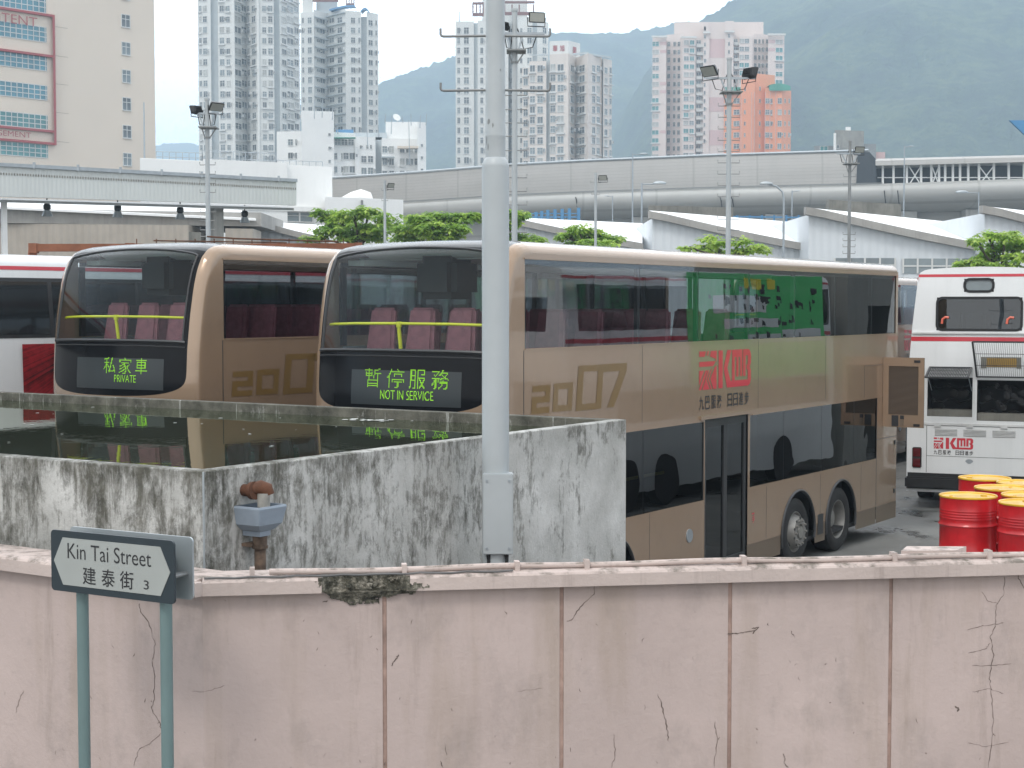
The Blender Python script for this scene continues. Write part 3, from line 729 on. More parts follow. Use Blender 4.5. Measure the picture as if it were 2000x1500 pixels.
# ------------------------------------------------------------------ big lamp pole in front of the tank
PY = 11.0; pb = at(968, 1090, PY)
pole = thing('lamp_pole', 'thick grey steel pole with four hooked rungs in front of the water tank', 'pole', (pb.x, pb.y, 0))
zp = lambda py: at(968, py, PY).z
m_px = PY / F
mb = MB(); r0, r1 = 26.5 * m_px, 19.5 * m_px
mb.lathe([(r0, 0), (r0, zp(325)), (r0 * .99, zp(322)), (r1 * 1.12, zp(311)), (r1, zp(308)), (r1, zp(267)), (r1 * 1.01, zp(266)), (r1, zp(265)), (r1 * .93, zp(-20)), (r1 * .85, zp(-300))], (0, 0, 0), n=40)
obj('shaft', mb, M['pole'], pole, 30)
for py in (70, 176):
    for sgn_ in (-1, 1):
        mb = MB(); zz = zp(py); L = 106 * m_px
        pts = [(sgn_ * r1 * .9, 0, zz), (sgn_ * (L - .02), 0, zz - .004), (sgn_ * (L - .006), 0, zz), (sgn_ * L, 0, zz + .012), (sgn_ * L, 0, zz + .05)]
        mb.tube(pts, .0085, 10); obj('rung', mb, M['rung'], pole, 60)
mb = MB(); bw = 29.5 * m_px
mb.bbx(-bw + .018, bw + .018, -r0 - .028, 0.01, zp(1078), zp(922), .006); bx_ = obj('cover_box', mb, M['pole'], pole)
for sx in (-.8, .8):
    for py in (935, 1066):
        mb = MB(); mb.cyl((sx * bw * .92 + .018, -r0 - .036, zp(py)), (sx * bw * .92 + .018, -r0 - .02, zp(py)), .0085, .0085, 10); obj('bolt', mb, M['galv'], bx_)
for sx in (-.05, .075):
    mb = MB(); mb.tube([(sx + .0, -r0 * .85, zp(1076)), (sx + .004, -r0 * .9, zp(1090)), (sx - .002, -r0 * .9, zp(1120))], [.017, .012, .014], 8); obj('cable_tail', mb, M['rubber'], bx_)
mb = MB()
for (px, py, w_, h_) in ((955, 240, 9, 11), (963, 247, 4, 9), (951, 275, 5, 16), (954, 288, 4, 14), (978, 139, 3, 6)):
    a = math.asin(max(-.98, min(.98, (px - 968) * m_px / r1))); pts = []
    for i in range(7):
        t = 2 * math.pi * i / 7; aa = a + w_ * m_px / r1 * .5 * math.cos(t) * random.uniform(.5, 1.1); zz = zp(py) + h_ * m_px * .6 * math.sin(t) * random.uniform(.5, 1.1)
        pts.append((math.sin(aa) * (r1 * 1.004), -math.cos(aa) * (r1 * 1.004), zz))
    mb = MB(); mb.poly(pts); obj('scuff', mb, M['rung'], pole)

# ------------------------------------------------------------------ oil drums
mb = MB(); pl = at(1830, 1100, 15.9)
PLZ = .90
mb.prism([(4.6, 15.62), (8, 15.62), (8, 18.6), (5.25, 18.6), (4.5, 16.7)], 0, PLZ)
obj('loading_platform', mb, M['conc'], kind='structure')
def make_drum():
    t = thing('oil_drum', 'x', 'drum')
    R, H = .288, .87; prof = [(0, .012), (R - .02, .012), (R - .008, 0), (R + .006, .004), (R + .007, .018), (R, .028)]
    def hoop(zz): return [(R, zz - .022), (R + .006, zz - .012), (R + .013, zz), (R + .006, zz + .012), (R, zz + .022)]
    prof += hoop(.29) + hoop(.57)
    for k in range(4): zz = .64 + .028 * k; prof += [(R, zz - .012), (R + .004, zz), (R, zz + .012)]
    prof += [(R, .845), (R + .002, H - .018)]
    mb = MB(); mb.lathe(prof, (0, 0, 0), n=48); obj('body', mb, M['drum_red'], t, 35)
    mb = MB(); mb.lathe([(R + .001, H - .02), (R + .008, H - .016), (R + .009, H - .002), (R + .004, H + .003), (R - .006, H), (R - .012, H - .014), (0, H - .016)], (0, 0, 0), n=48)
    mb.cyl((.17, .02, H - .016), (.17, .02, H - .002), .035, .035, 14); mb.cyl((-.18, 0, H - .016), (-.18, 0, H - .006), .02, .02, 12)
    obj('lid', mb, M['drum_yellow'], t, 35)
    return t
drum0 = make_drum()
drums = [(1891, 968, 'red drum with dented yellow lid standing nearest the bus, leftmost in front'), (2009, 982, 'red drum cut by the right edge of the photo, nearest the pink wall'),
         (1923, 935, 'farthest red drum, its yellow lid highest, before the white bus bumper'), (1957, 953, 'red drum in the middle of the cluster, mostly hidden behind the leftmost front drum'),
         (1999, 943, 'far red drum on the right, its yellow lid next below the farthest one'), (2012, 967, 'red drum just behind the one cut by the right edge of the photo')]
ys = [16.55, 15.95, 18.25, 17.25, 17.75, 16.6]
for i, ((px, py, lab), yy) in enumerate(zip(drums, ys)):
    d = drum0 if i == 0 else copy_tree(drum0)
    p = at(px, py, yy); d.location = (p.x, yy, PLZ); d.rotation_euler[2] = i * 1.3; d['label'] = lab; d['group'] = 'red oil drums with yellow lids'
drum0.location = (at(1891, 968, 16.55).x, 16.55, PLZ)

# ------------------------------------------------------------------ lettering designs (unit height)
EMB = [[(0, 1), (.38, 1), (.31, .86), (0, .86)], [(.47, 1), (.55, 1), (.50, .88), (.42, .88)], [(.66, 1), (1, 1), (1, .70), (.93, .79), (.60, .86)],
       [(0, .73), (.95, .73), (.80, .60), (0, .60)], [(0, .50), (.27, .50), (0, .12)], [(.36, .50), (.47, .50), (.11, 0), (0, 0), (0, .03)],
       [(.56, .50), (.42, .25), (.60, 0), (.19, 0), (.36, .27), (.50, .50)], [(.66, .50), (.76, .57), (.55, .26), (.74, 0), (.67, 0), (.48, .26)], [(.90, .58), (1, .62), (1, 0), (.82, 0), (.63, .27)]]
KMB = [[(0, 0), (.27, 0), (.27, 1), (0, 1)], [(.33, .52), (.57, 1), (.85, 1), (.58, .52), (.80, .17), (2.0, .17), (2.0, 0), (.56, 0)],
       [(.90, .171), (1.08, .171), (1.08, .80), (1.19, .80), (1.19, .27), (1.34, .27), (1.34, .80), (1.44, .80), (1.44, .27), (1.59, .27), (1.59, 1), (.90, 1)],
       [(1.65, .27), (1.83, .27), (1.83, .83), (1.98, .83), (1.98, .60), (1.90, .55), (1.90, .48), (1.98, .42), (1.98, .171), (2.002, .171), (2.002, 0), (2.14, .05), (2.2, .16), (2.2, .42), (2.12, .51), (2.2, .62), (2.2, .86), (2.13, .96), (2.02, 1), (1.65, 1)]]
CLOGAN = [("九", 0), ("巴", .37), ("服", .74), ("務", 1.11), ("日", 1.78), ("日", 2.15), ("進", 2.52), ("步", 2.89)]
def logo(root, mapf, x0, z0, h, w_em, x_k, w_k, sx0, sx1, sz0, sz1, flipx=1):
    """emblem + letters + the line of characters below; mapf(x, z) puts a point on the panel"""
    decal('emblem', [[(x0 + flipx * p[0] * w_em, z0 + p[1] * h) for p in q] for q in EMB], mapf, M['red_logo'], root)
    decal('lettering', [[(x_k + flipx * p[0] / 2.2 * w_k, z0 + p[1] * h) for p in q] for q in KMB], mapf, M['red_logo'], root)
    mb = MB(); cw = (sx1 - sx0) / 3.2
    for ch, xx in CLOGAN: add_text(mb, ch, mapf, sx0 + xx * cw, sx0 + (xx + .30) * cw, sz0, sz1, .012)
    obj('slogan', mb, M['ink'], root)
def scale_poly(pts, x, z, w, h, sh=0): return [(x + w * p[0] + sh * p[1] * h, z + h * p[1]) for p in pts]
def stroke_o(t, u): return [[(0, 0), (1, 0), (1, u), (0, u)], [(0, 1 - u), (1, 1 - u), (1, 1), (0, 1)], [(0, u), (t, u), (t, 1 - u), (0, 1 - u)], [(1 - t, u), (1, u), (1, 1 - u), (1 - t, 1 - u)]]
D2 = [[(0, 0), (1, 0), (1, .22), (0, .22)], [(0, .22), (.26, .22), (.26, .39), (0, .39)], [(0, .39), (1, .39), (1, .61), (0, .61)], [(.74, .61), (1, .61), (1, .78), (.74, .78)], [(0, .78), (1, .78), (1, 1), (0, 1)]]
D7 = [[(0, .82), (1.1, .82), (1.1, 1), (0, 1)], [(.30, 0), (.60, 0), (1.1, .82), (.80, .82)]]

# ------------------------------------------------------------------ the champagne double-deckers
BW, BL = 2.50, 12.1
RAKE = [(2.25, .03), (2.5, .0), (2.8, .0), (3.2, .03), (3.6, .10), (3.95, .19), (4.15, .27), (4.30, .37), (4.40, .51), (4.445, .66), (4.46, .85)]
LOWER = [(.30, .10), (.6, .03), (1.0, .0), (1.6, .01), (2.0, .02), (2.25, .03)]
def roofz(y):
    y = min(y, BW - y); return float(np.interp(y, [0, .004, .015, .04, .08, .14, .25, .6, 1.25], [4.30, 4.325, 4.35, 4.378, 4.402, 4.420, 4.437, 4.453, 4.46]))
def plan(eta): return .22 * eta * eta + .18 * (1 - (max(0, 1 - abs(eta) ** 5)) ** (1 / 5))
def rk(eta): return 1 - .40 * eta ** 4                     # the rake eases off towards the corners
_t = np.linspace(0, len(RAKE) - 1, 97); _z = np.interp(_t, range(len(RAKE)), [r[0] for r in RAKE]); _x = np.interp(_t, range(len(RAKE)), [r[1] for r in RAKE])
for _ in range(3): _x[1:-1] = (_x[:-2] + 2 * _x[1:-1] + _x[2:]) / 4; _z[1:-1] = (_z[:-2] + 2 * _z[1:-1] + _z[2:]) / 4
_tt = np.linspace(0, 1, 97)
def S(eta, v):
    """front skin, upper deck: eta across -1 (nearside) .. 1 (offside); v from 0 (z 2.25) to 1 (roof)"""
    y = BW / 2 * (1 + eta); zp_, xr = float(np.interp(v, _tt, _z)), float(np.interp(v, _tt, _x))
    zz = 2.25 + (zp_ - 2.25) * (roofz(y) - 2.25) / 2.21
    return Vector((xr * rk(eta) + plan(eta), y, zz))
def v_of_z(zc): return float(np.interp(zc, _z, _tt))
def S_low(eta, zc): return Vector((float(np.interp(zc, [l[0] for l in LOWER], [l[1] for l in LOWER])) + plan(eta), BW / 2 * (1 + eta), zc))
ETA = [-1, -.9985, -.994, -.985, -.97, -.95, -.92, -.88]

def strips(mbs, rows, fn, off=None):
    """rows: list of (v, [b0, b1, ...]) with boundaries; mbs: one MB (or None) per section between boundaries"""
    sec = len(rows[0][1]) - 1
    for k in range(sec):
        if mbs[k] is None: continue
        nseg = 24 if k in (0, sec - 1) else 16
        P = []
        for v, b in rows:
            a, c = b[k], b[k + 1]; r = []
            for i in range(nseg + 1):
                t = i / nseg
                if k == 0: t = 1 - (1 - t) ** 1.0; t = t ** 2.2
                if k == sec - 1: t = 1 - (1 - t) ** 2.2
                e = a + (c - a) * t; p = fn(e, v)
                r.append(p + (off or Vector((0, 0, 0))))
            P.append(r)
        for i in range(len(P) - 1):
            for j in range(nseg):
                q = [P[i][j], P[i][j + 1], P[i + 1][j + 1], P[i + 1][j]]
                if (q[0] - q[1]).length < 1e-4 and (q[2] - q[3]).length < 1e-4: continue
                mbs[k].add(q[::-1], [(0, 1, 2, 3)])

def rects_minus(mb, y, s0, s1, z0, z1, holes=(), out=-1):
    """flat side panel with rectangular holes, split at the hole edges"""
    xs = sorted({s0, s1} | {h for q in holes for h in q[:2] if s0 < h < s1}); zs = sorted({z0, z1} | {h for q in holes for h in q[2:] if z0 < h < z1})
    for a, b in zip(xs[:-1], xs[1:]):
        for c, d in zip(zs[:-1], zs[1:]):
            mx_, mz = (a + b) / 2, (c + d) / 2
            if any(q[0] < mx_ < q[1] and q[2] < mz < q[3] for q in holes): continue
            q = [(a, y, c), (b, y, c), (b, y, d), (a, y, d)]
            mb.add(q if out < 0 else q[::-1], [(0, 1, 2, 3)])
def arch_panel(mb, y, s0, s1, zlo, zhi, arches, out=-1):
    n = max(2, int((s1 - s0) / .03)); xs = [s0 + (s1 - s0) * i / n for i in range(n + 1)]
    def zb(s):
        for c, zc, r in arches:
            if abs(s - c) < r: return max(zlo, min(zhi, zc + math.sqrt(r * r - (s - c) ** 2)))
        return zlo
    for a, b in zip(xs[:-1], xs[1:]):
        za, zb_ = zb(a), zb(b)
        if zhi - min(za, zb_) < 1e-4: continue
        q = [(a, y, za), (b, y, zb_), (b, y, zhi), (a, y, zhi)]; mb.add(q if out < 0 else q[::-1], [(0, 1, 2, 3)])

WHEELS = [2.55, 8.02, 9.66]
def make_wheel(root, s, y, side, deep):
    """side -1: nearside, outer face towards -y"""
    o = link(bpy.data.objects.new('wheel', None)); o.parent = root; o.location = (s, y, .49); o.empty_display_size = .1
    if side > 0: o.rotation_euler = (0, 0, math.pi)
    mb = MB(); mb.lathe([(.29, .02), (.30, -.005), (.36, -.02), (.44, -.018), (.478, .01), (.488, .06), (.488, .24), (.47, .29), (.30, .29)], (0, 0, 0), 'Y', 40); obj('tyre', mb, M['tyre'], o, 40)
    mb = MB()
    if deep: prof = [(.30, .004), (.285, .0), (.272, .02), (.262, .16), (.23, .19), (.13, .19), (.125, .10), (.09, .09), (0, .09)]
    else: prof = [(.30, .004), (.285, .0), (.275, .03), (.26, .05), (.235, -.02), (.21, -.075), (.12, -.078), (.115, -.05), (.09, -.045), (.085, -.09), (0, -.095)]
    mb.lathe(prof, (0, 0, 0), 'Y', 32)
    yb = .185 if deep else -.08
    for i in range(10):
        a = 2 * math.pi * i / 10; x, zz = .17 * math.cos(a), .17 * math.sin(a); mb.cyl((x, yb - .03, zz), (x, yb + .01, zz), .016, .016, 8)
    obj('rim', mb, M['rim'], o, 40)
    if not deep:
        mb = MB()
        for i in range(10):
            a = 2 * math.pi * (i + .5) / 10; x, zz = .205 * math.cos(a), .205 * math.sin(a); mb.cyl((x, -.0785, zz), (x, -.07, zz), .02, .02, 10)
        obj('vent_hole', mb, M['ink'], o)
    return o

def make_seat(root, s, y, zf):
    mb = MB()
    w = .42
    bm = bmesh.new(); bmesh.ops.create_cube(bm, size=1)
    for v in bm.verts: v.co = Vector((v.co.x * .10, v.co.y * w * (1 if v.co.z < 0 else .80), v.co.z * .78))
    bmesh.ops.bevel(bm, geom=bm.edges[:], offset=.035, segments=3, affect='EDGES')
    R = Matrix.Rotation(rad(9), 4, 'Y')
    for v in bm.verts: v.co = R @ v.co + Vector((.30, 0, .42 + .40))
    mb.frombm(bm)
    bm = bmesh.new(); bmesh.ops.create_cube(bm, size=1)
    for v in bm.verts: v.co = Vector((v.co.x * .44, v.co.y * w, v.co.z * .12)) + Vector((.02, 0, .42))
    bmesh.ops.bevel(bm, geom=bm.edges[:], offset=.03, segments=2, affect='EDGES'); mb.frombm(bm)
    mb.bx(-.02, .12, -.05, .05, 0, .37)
    o = obj('seat', mb, M['seat'], root, 50); o.location = (s, y, zf); return o

def gold_bus(label, display, full=True):
    t = thing('double_decker_bus', label, 'bus', group='champagne double-decker buses')
    body, cap, gloss = MB(), MB(), MB()
    # --- front, upper deck
    vb = v_of_z(2.62); vK = .905; vg0, vg1 = v_of_z(3.29), v_of_z(4.375)
    def kb(v):                                              # half width of the black field at v
        if v <= vb: return 0.0
        tt = min(1, (v - vb) / .09); return vK * (1 - (1 - tt) ** 3.2) ** (1 / 3.2) * (1 - .015 * (1 - tt))
    rows0 = [(v, [-1, 1]) for v in np.linspace(0, vb, 6)]
    strips([body], rows0, S)
    def gk(v):                                               # half width of the windscreen opening
        if v < vg0 or v > vg1: return None
        s = (v - vg0) / (vg1 - vg0); top = max(0.0, (s - .86) / .14)
        return .86 * (max(0, 1 - top ** 1.35)) ** (1 / 2.0)
    vs = sorted(set(list(vb + (1 - vb) * (np.linspace(0, 1, 30) ** 2.2) * .25) + list(np.linspace(vb + .25 * (1 - vb), vg0, 6)) + list(np.linspace(vg0, vg1 - .10, 12)) + list(vg1 - .10 * (np.linspace(0, 1, 26)[::-1] ** 2))))
    sag = lambda e, v: v
    lowv = [v for v in vs if v <= vg0]; midv = [v for v in vs if vg0 <= v <= vg1]
    topv = list(np.linspace(vg1, 1, 9))
    strips([body, gloss, body], [(v, [-1, -kb(v), kb(v), 1]) for v in lowv], S)
    gl = MB()
    strips([body, gloss, gl, gloss, body], [(v, [-1, -kb(v), -gk(v), gk(v), kb(v), 1]) for v in midv], S)
    strips([body, cap, body], [(v, [-1, -kb(v), kb(v), 1]) for v in topv], S)
    # --- front, lower deck (behind the tank)
    lz = [.30, .5, .8, 1.1]; strips([body], [(z_, [-1, 1]) for z_ in lz], S_low)
    lz = [1.1, 1.4, 1.7, 2.0, 2.15]; strips([body, gloss, body], [(z_, [-1, -.88, .88, 1]) for z_ in lz], S_low)
    strips([body], [(2.15, [-1, 1]), (2.25, [-1, 1])], S_low)
    # --- roof
    hy = [1.25 * (i / 40) ** 2.2 for i in range(41)]; ys = hy + [BW - q for q in hy[:-1]][::-1]
    rows = []
    for k in range(12):
        r = []
        for y in ys:
            e = 2 * y / BW - 1; x0 = .85 * rk(e) + plan(e); r.append((x0 + (BL - .05 - x0) * k / 11, y, roofz(y)))
        rows.append(r)
    body.grid([list(r) for r in rows])
    x0r = BL
    body.poly([(BL - .05, y, roofz(y)) for y in ys] + [(BL - .05, BW, 3.2), (BL - .05, 0, 3.2)])
    # --- sides
    arches = [(s, .49, .60) for s in WHEELS]
    UW = (.72, 12.0, 3.30, 4.235)
    for y, out in ((0, -1), (BW, 1)):
        eta = -1 if out < 0 else 1
        zsv = [S(eta, v) for v in np.linspace(0, 1, 40)] ; pts = [(p.x, y, p.z) for p in zsv]
        for a, b in zip(pts[:-1], pts[1:]):
            q = [a, (1.25 if a[2] > 4.235 else .72, y, a[2]), (1.25 if b[2] > 4.235 else .72, y, b[2]), b]
            if a[2] <= 4.235 < b[2]: q = [a, (.72, y, a[2]), (.72, y, 4.235), (1.25, y, 4.235), (1.25, y, b[2]), b]
            body.add(q if out < 0 else q[::-1], [tuple(range(len(q)))])
        body.add([(.50, y, .30), (.72, y, .30), (.72, y, 2.25), (.42, y, 2.25)][::out * -1], [(0, 1, 2, 3)])
        holes = [UW, (.9, 4.95, 1.27, 2.27), (6.35, 11.17, 1.30, 2.27)]
        holes += [(4.98, 6.28, .2, 2.30)] if out < 0 else [(4.95, 6.35, 1.27, 2.27)]
        rects_minus(body, y, 1.25, BL, 4.235, 4.30, (), out)
        rects_minus(body, y, .72, BL, 1.30, 4.235, holes, out)
        segs = [(.72, 4.98), (6.28, 11.17), (11.17, BL)] if out < 0 else [(.72, BL)]
        for a, b in segs:
            if a < 1: rects_minus(body, y, a, b, 1.2, 1.30, holes, out)
            else: rects_minus(body, y, a, b, 1.2, 1.30, (), out)
            arch_panel(body, y, a, b, .52, 1.2, arches, out)
    obj('body', body, M['gold'], t, 32)
    for y, out in ((.004, -1), (BW - .004, 1)):
        cuts = sorted([(s - math.sqrt(.36 - .03 ** 2), s + math.sqrt(.36 - .03 ** 2)) for s in WHEELS] + ([(4.98, 6.28), (11.16, 11.18)] if out < 0 else [])); a = .45
        for c0, c1 in cuts + [(BL - .02, None)]:
            sk = MB(); arch_panel(sk, y, a, c0, .25, .522, arches, out); obj('skirt', sk, M['gold_dark'], t); a = c1
    obj('black_panel', gloss, M['black_gloss'], t, 40); obj('roof_cap', cap, M['roof_cap'], t, 40); obj('windscreen', gl, M['glass_front'], t, 40)
    rear = MB(); rear.add([(BL, 0, .25), (BL, 0, 4.3), (BL, BW, 4.3), (BL, BW, .25)], [(3, 2, 1, 0)]); rear.add([(BL, 0, 4.3), (BL - .05, 0, 4.3), (BL - .05, BW, 4.3), (BL, BW, 4.3)], [(3, 2, 1, 0)])
    obj('rear_panel', rear, M['gold'], t)
    # --- frame rubber round the windscreen, the divider
    mb = MB(); e_ = [-.885 + 1.77 * i / 30 for i in range(31)]
    mb.tube([S(e, vg0) + Vector((-.006, 0, -.012)) for e in e_], .022, 6)
    mb.tube([S(e, v_of_z(3.22)) + Vector((-.004, 0, 0)) for e in e_], .008, 5)
    mb.tube([S(-gk(v), v) + Vector((-.002, 0, 0)) for v in midv if gk(v) > .001] + [S(gk(v), v) + Vector((-.002, 0, 0)) for v in midv[::-1] if gk(v) > .001], .016, 5)
    obj('screen_seal', mb, M['dark_trim'], t)
    # --- display
    mb = MB(); zb0, zb1 = v_of_z(2.70), v_of_z(3.07); eb0, eb1 = eta_px(901, 2.88, C2), eta_px(686, 2.88, C2)
    for i in range(16):
        for j in range(4):
            q = [S(eb0 + (eb1 - eb0) * a / 16, zb0 + (zb1 - zb0) * b / 4) + Vector((-.004, 0, 0)) for a, b in ((i, j), (i, j + 1), (i + 1, j + 1), (i + 1, j))]
            mb.add(q, [(0, 1, 2, 3)])
    db = obj('display_board', mb, M['display'], t, 40)
    mb = MB()
    def dots(body_, rows_, e0, e1, z0, z1, bold=0):
        # characters read left to right as seen from the front: eta runs from + (viewer's left) to -
        pts, asp = led_dots(body_, rows_, bold); r = (z1 - z0) / rows_ * .40; re = r / (BW / 2)
        for x, zz in pts:
            e = e0 + (e1 - e0) * x; zc = z0 + (z1 - z0) * zz
            q = [S(e + a * re, v_of_z(zc + b * r)) + Vector((-.008, 0, 0)) for a, b in ((-1, -1), (-1, 1), (1, 1), (1, -1))]
            mb.add(q, [(0, 1, 2, 3)])
    for ch, e0, e1, z0, z1 in display[0]: dots(ch, 17, e0, e1, z0, z1, -.004)
    for tx, e0, e1, z0, z1 in display[1]: dots(tx, 9, e0, e1, z0, z1, -.01)
    obj('lettering', mb, M['led'], db)
    # --- side windows
    for y, out in ((.012, -1), (BW - .012, 1)):
        gxs = [.72, 3.24, 4.79, 6.32, 7.86, 9.40, 10.94, 12.0]
        for a, b in zip(gxs[:-1], gxs[1:]):
            m = MB(); rects_minus(m, y, a + .004, b - .004, 3.302, 4.233, (), out); obj('window', m, M['glass_side'], t)
        m = MB()
        for g in gxs[1:-1]: m.bx(g - .028, g + .028, y + .01 if out < 0 else y - .06, y + .06 if out < 0 else y - .01, 3.30, 4.235)
        m.bx(.72, 12.0, y + .012 if out < 0 else y - .05, y + .05 if out < 0 else y - .012, 4.185, 4.235); m.bx(.70, .78, y + .012 if out < 0 else y - .05, y + .05 if out < 0 else y - .012, 3.30, 4.18)
        obj('window_pillar', m, M['dark_trim'], t)
        lw_ = [(.9, 2.0), (2.0, 3.35), (3.35, 4.95)] + ([] if out < 0 else [(4.95, 6.35)]) + [(6.35, 7.5), (7.5, 8.9), (8.9, 10.2), (10.2, 11.17)]
        for a, b in lw_:
            zb_ = 1.272 if a < 4.9 else 1.302
            m = MB(); rects_minus(m, y, a + .004, b - .004, zb_, 2.268, (), out); obj('window', m, M['glass_rear' if a > 6.3 else 'glass_low'], t)
        m = MB()
        for a, b in lw_: m.bx(b - .03, b + .03, y + .008 if out < 0 else y - .05, y + .05 if out < 0 else y - .008, 1.27, 2.27)
        obj('window_pillar', m, M['dark_trim'], t)
    # --- rain gutter, panel seams
    mb = MB(); mb.bx(.70, 12.0, -.012, .002, 4.236, 4.252); mb.bx(.6, 4.85, -.010, .002, 2.272, 2.290); mb.bx(6.4, 11.7, -.010, .002, 2.272, 2.290); mb.bx(.72, 12.0, -.008, .002, 3.284, 3.298)
    mb.bx(4.82, 6.36, -.03, .002, 2.30, 2.35); obj('gutter', mb, M['gold'], t)
    mb = MB()
    for s in (11.17, .70): mb.bx(s - .005, s + .005, -.0022, .001, .53 if s > 5 else 2.3, 2.27 if s > 5 else 3.28)
    mb.bx(11.18, BL - .01, -.0022, .001, 1.60, 1.608); [mb.bx(q - .002, q + .002, -.0018, .001, 2.36, 3.28) for q in (3.3, 6.6, 9.0)]; [mb.bx(q - .002, q + .002, -.0018, .001, .54, 1.26) for q in (3.5, 6.9, 8.84, 10.5)]; mb.bx(10.6, 10.606, -.0022, .001, 2.30, 2.80); mb.bx(10.6, 11.4, -.0022, .001, 2.80, 2.806)
    obj('panel_seam', mb, M['dark_trim'], t)
    # --- exit door
    dr = MB(); dr.bx(4.99, 5.06, .02, .06, .36, 2.29); dr.bx(6.20, 6.27, .02, .06, .36, 2.29); dr.bx(5.58, 5.68, .02, .06, .36, 2.29); dr.bx(5.06, 6.20, .02, .06, 2.19, 2.29); dr.bx(5.06, 6.20, .02, .06, .34, .44)
    d = obj('exit_door', dr, M['dark_trim'], t); m = MB(); rects_minus(m, .04, 5.06, 5.58, .44, 2.19, (), -1); rects_minus(m, .04, 5.68, 6.20, .44, 2.19, (), -1); obj('pane', m, M['glass_low'], d)
    m = MB(); m.bx(4.98, 6.28, .10, .14, .3, .36); obj('step', m, M['dark'], d)
    # --- wheels, wells, arch trim
    for s in WHEELS:
        for side, y in ((-1, .045), (1, BW - .045)): make_wheel(t, s, y, side, abs(s - 9.66) < .1)
        for y, dy in ((.0, -.012), (BW, .012)):
            m = MB(); m.tube([(s + .60 * math.cos(a), y + dy * .3, .49 + .60 * math.sin(a)) for a in np.linspace(-.25, math.pi + .25, 30)], .022, 6)
            obj('wheel_arch', m, M['dark_trim'], t, 60)
    # --- inside
    m = MB(); m.bx(.40, BL - .06, .06, BW - .06, 2.28, 2.34); obj('upper_floor', m, M['lining'], t)
    m = MB(); m.bx(1.0, BL - .06, .07, BW - .07, 4.26, 4.29); m.grid([[(x, y, q) for x, q in ((.66, 4.365), (.80, 4.33), (.92, 4.28), (1.01, 4.262))] for y in (.30, .8, 1.25, 1.7, 2.2)]); m.bx(.80, BL - .1, .07, .30, 4.20, 4.26); m.bx(.80, BL - .1, BW - .30, BW - .07, 4.20, 4.26); obj('ceiling', m, M['ceiling'], t)
    m = MB(); m.bx(.5, BL - .06, .05, BW - .05, .30, .36); m.bx(.62, 4.9, .30, BW - .06, .36, .40); m.bx(7.2, 10.5, .32, BW - .32, .36, 1.1); m.bx(BL - .12, BL - .06, .05, BW - .05, .36, 4.25)
    m.bx(.50, .54, .10, BW - .10, 2.34, 3.22); m.bx(6.9, 6.94, .3, BW - .06, .36, 2.25); obj('interior', m, M['dark'], t)
    m = MB(); m.bx(.72, BL - .1, .05, .09, 2.34, 3.29); m.bx(.72, BL - .1, BW - .09, BW - .05, 2.34, 3.29); obj('side_lining', m, M['lining'], t)
    m = MB(); m.bbx(.80, 1.35, .98, 1.52, 3.82, 4.30, .08); obj('screen_box', m, M['dark'], t)
    m = MB(); e_ = [-.86 + 1.72 * i / 24 for i in range(25)]; m.tube([S(e, v_of_z(3.56)) + Vector((.10, 0, 0)) for e in e_], .016, 8)
    m.tube([S(0.0, v_of_z(3.56)) + Vector((.10, 0, 0)), S(.0, v_of_z(3.5)) + Vector((.11, 0, 0)), Vector((.42, 1.30, 2.34))], .021, 8)
    m.lathe([(.03, -.03), (.034, 0), (.03, .03)], S(0, v_of_z(3.55)) + Vector((.10, 0, 0)), 'Z', 10); obj('handrail', m, M['yellow'], t, 60)
    m = MB(); m.tube([(2.6, .45, 1.62), (4.7, .45, 1.62)], .02, 8); m.tube([(2.6, .45, .4), (2.6, .45, 2.25)], .02, 8); obj('handrail', m, M['yellow'], t, 60)
    if full:
        for s in (1.55, 2.4, 3.25, 4.1, 4.95, 5.8):
            for y in (.40, .87, 1.63, 2.10): make_seat(t, s, y, 2.50)
        for y in (.42, .98, 1.53, 2.08): make_seat(t, .66, y, 2.52)
    # --- writing
    sm = lambda x, zz: (x, -.004, zz)
    yr = []
    for q in D2: yr.append(scale_poly(q, .84, 2.60, .36, .30, .10))
    for q in stroke_o(.24, .22): yr.append(scale_poly(q, 1.27, 2.60, .40, .31, .10))
    for q in stroke_o(.22, .14): yr.append(scale_poly(q, 1.76, 2.585, .56, .50, .12))
    for q in D7: yr.append(scale_poly(q, 2.30, 2.585, .52, .50, .10))
    decal('year_lettering', yr, sm, M['year'], t)
    logo(t, sm, 4.80, 2.68, .49, .50, 5.36, .99, 4.80, 6.30, 2.425, 2.60)
    m = MB()
    add_text(m, "一", sm, 6.42, 6.50, .92, .94, .02); add_text(m, "手", sm, 6.42, 6.52, .80, .90); obj('small_lettering', m, M['red_logo'], t)
    m = MB(); m.cyl((4.55, -.012, .86), (4.55, .0, .86), .085, .085, 20); obj('marker_disc', m, M['galv'], t, 40)
    m = MB()
    for zz in (1.50, .70): m.bx(BL - .12, BL - .06, -.012, 0, zz - .035, zz + .035)
    m.bx(8.75, 8.95, -.006, 0, .36, .66); obj('catch', m, M['dark_trim'], t)
    return t

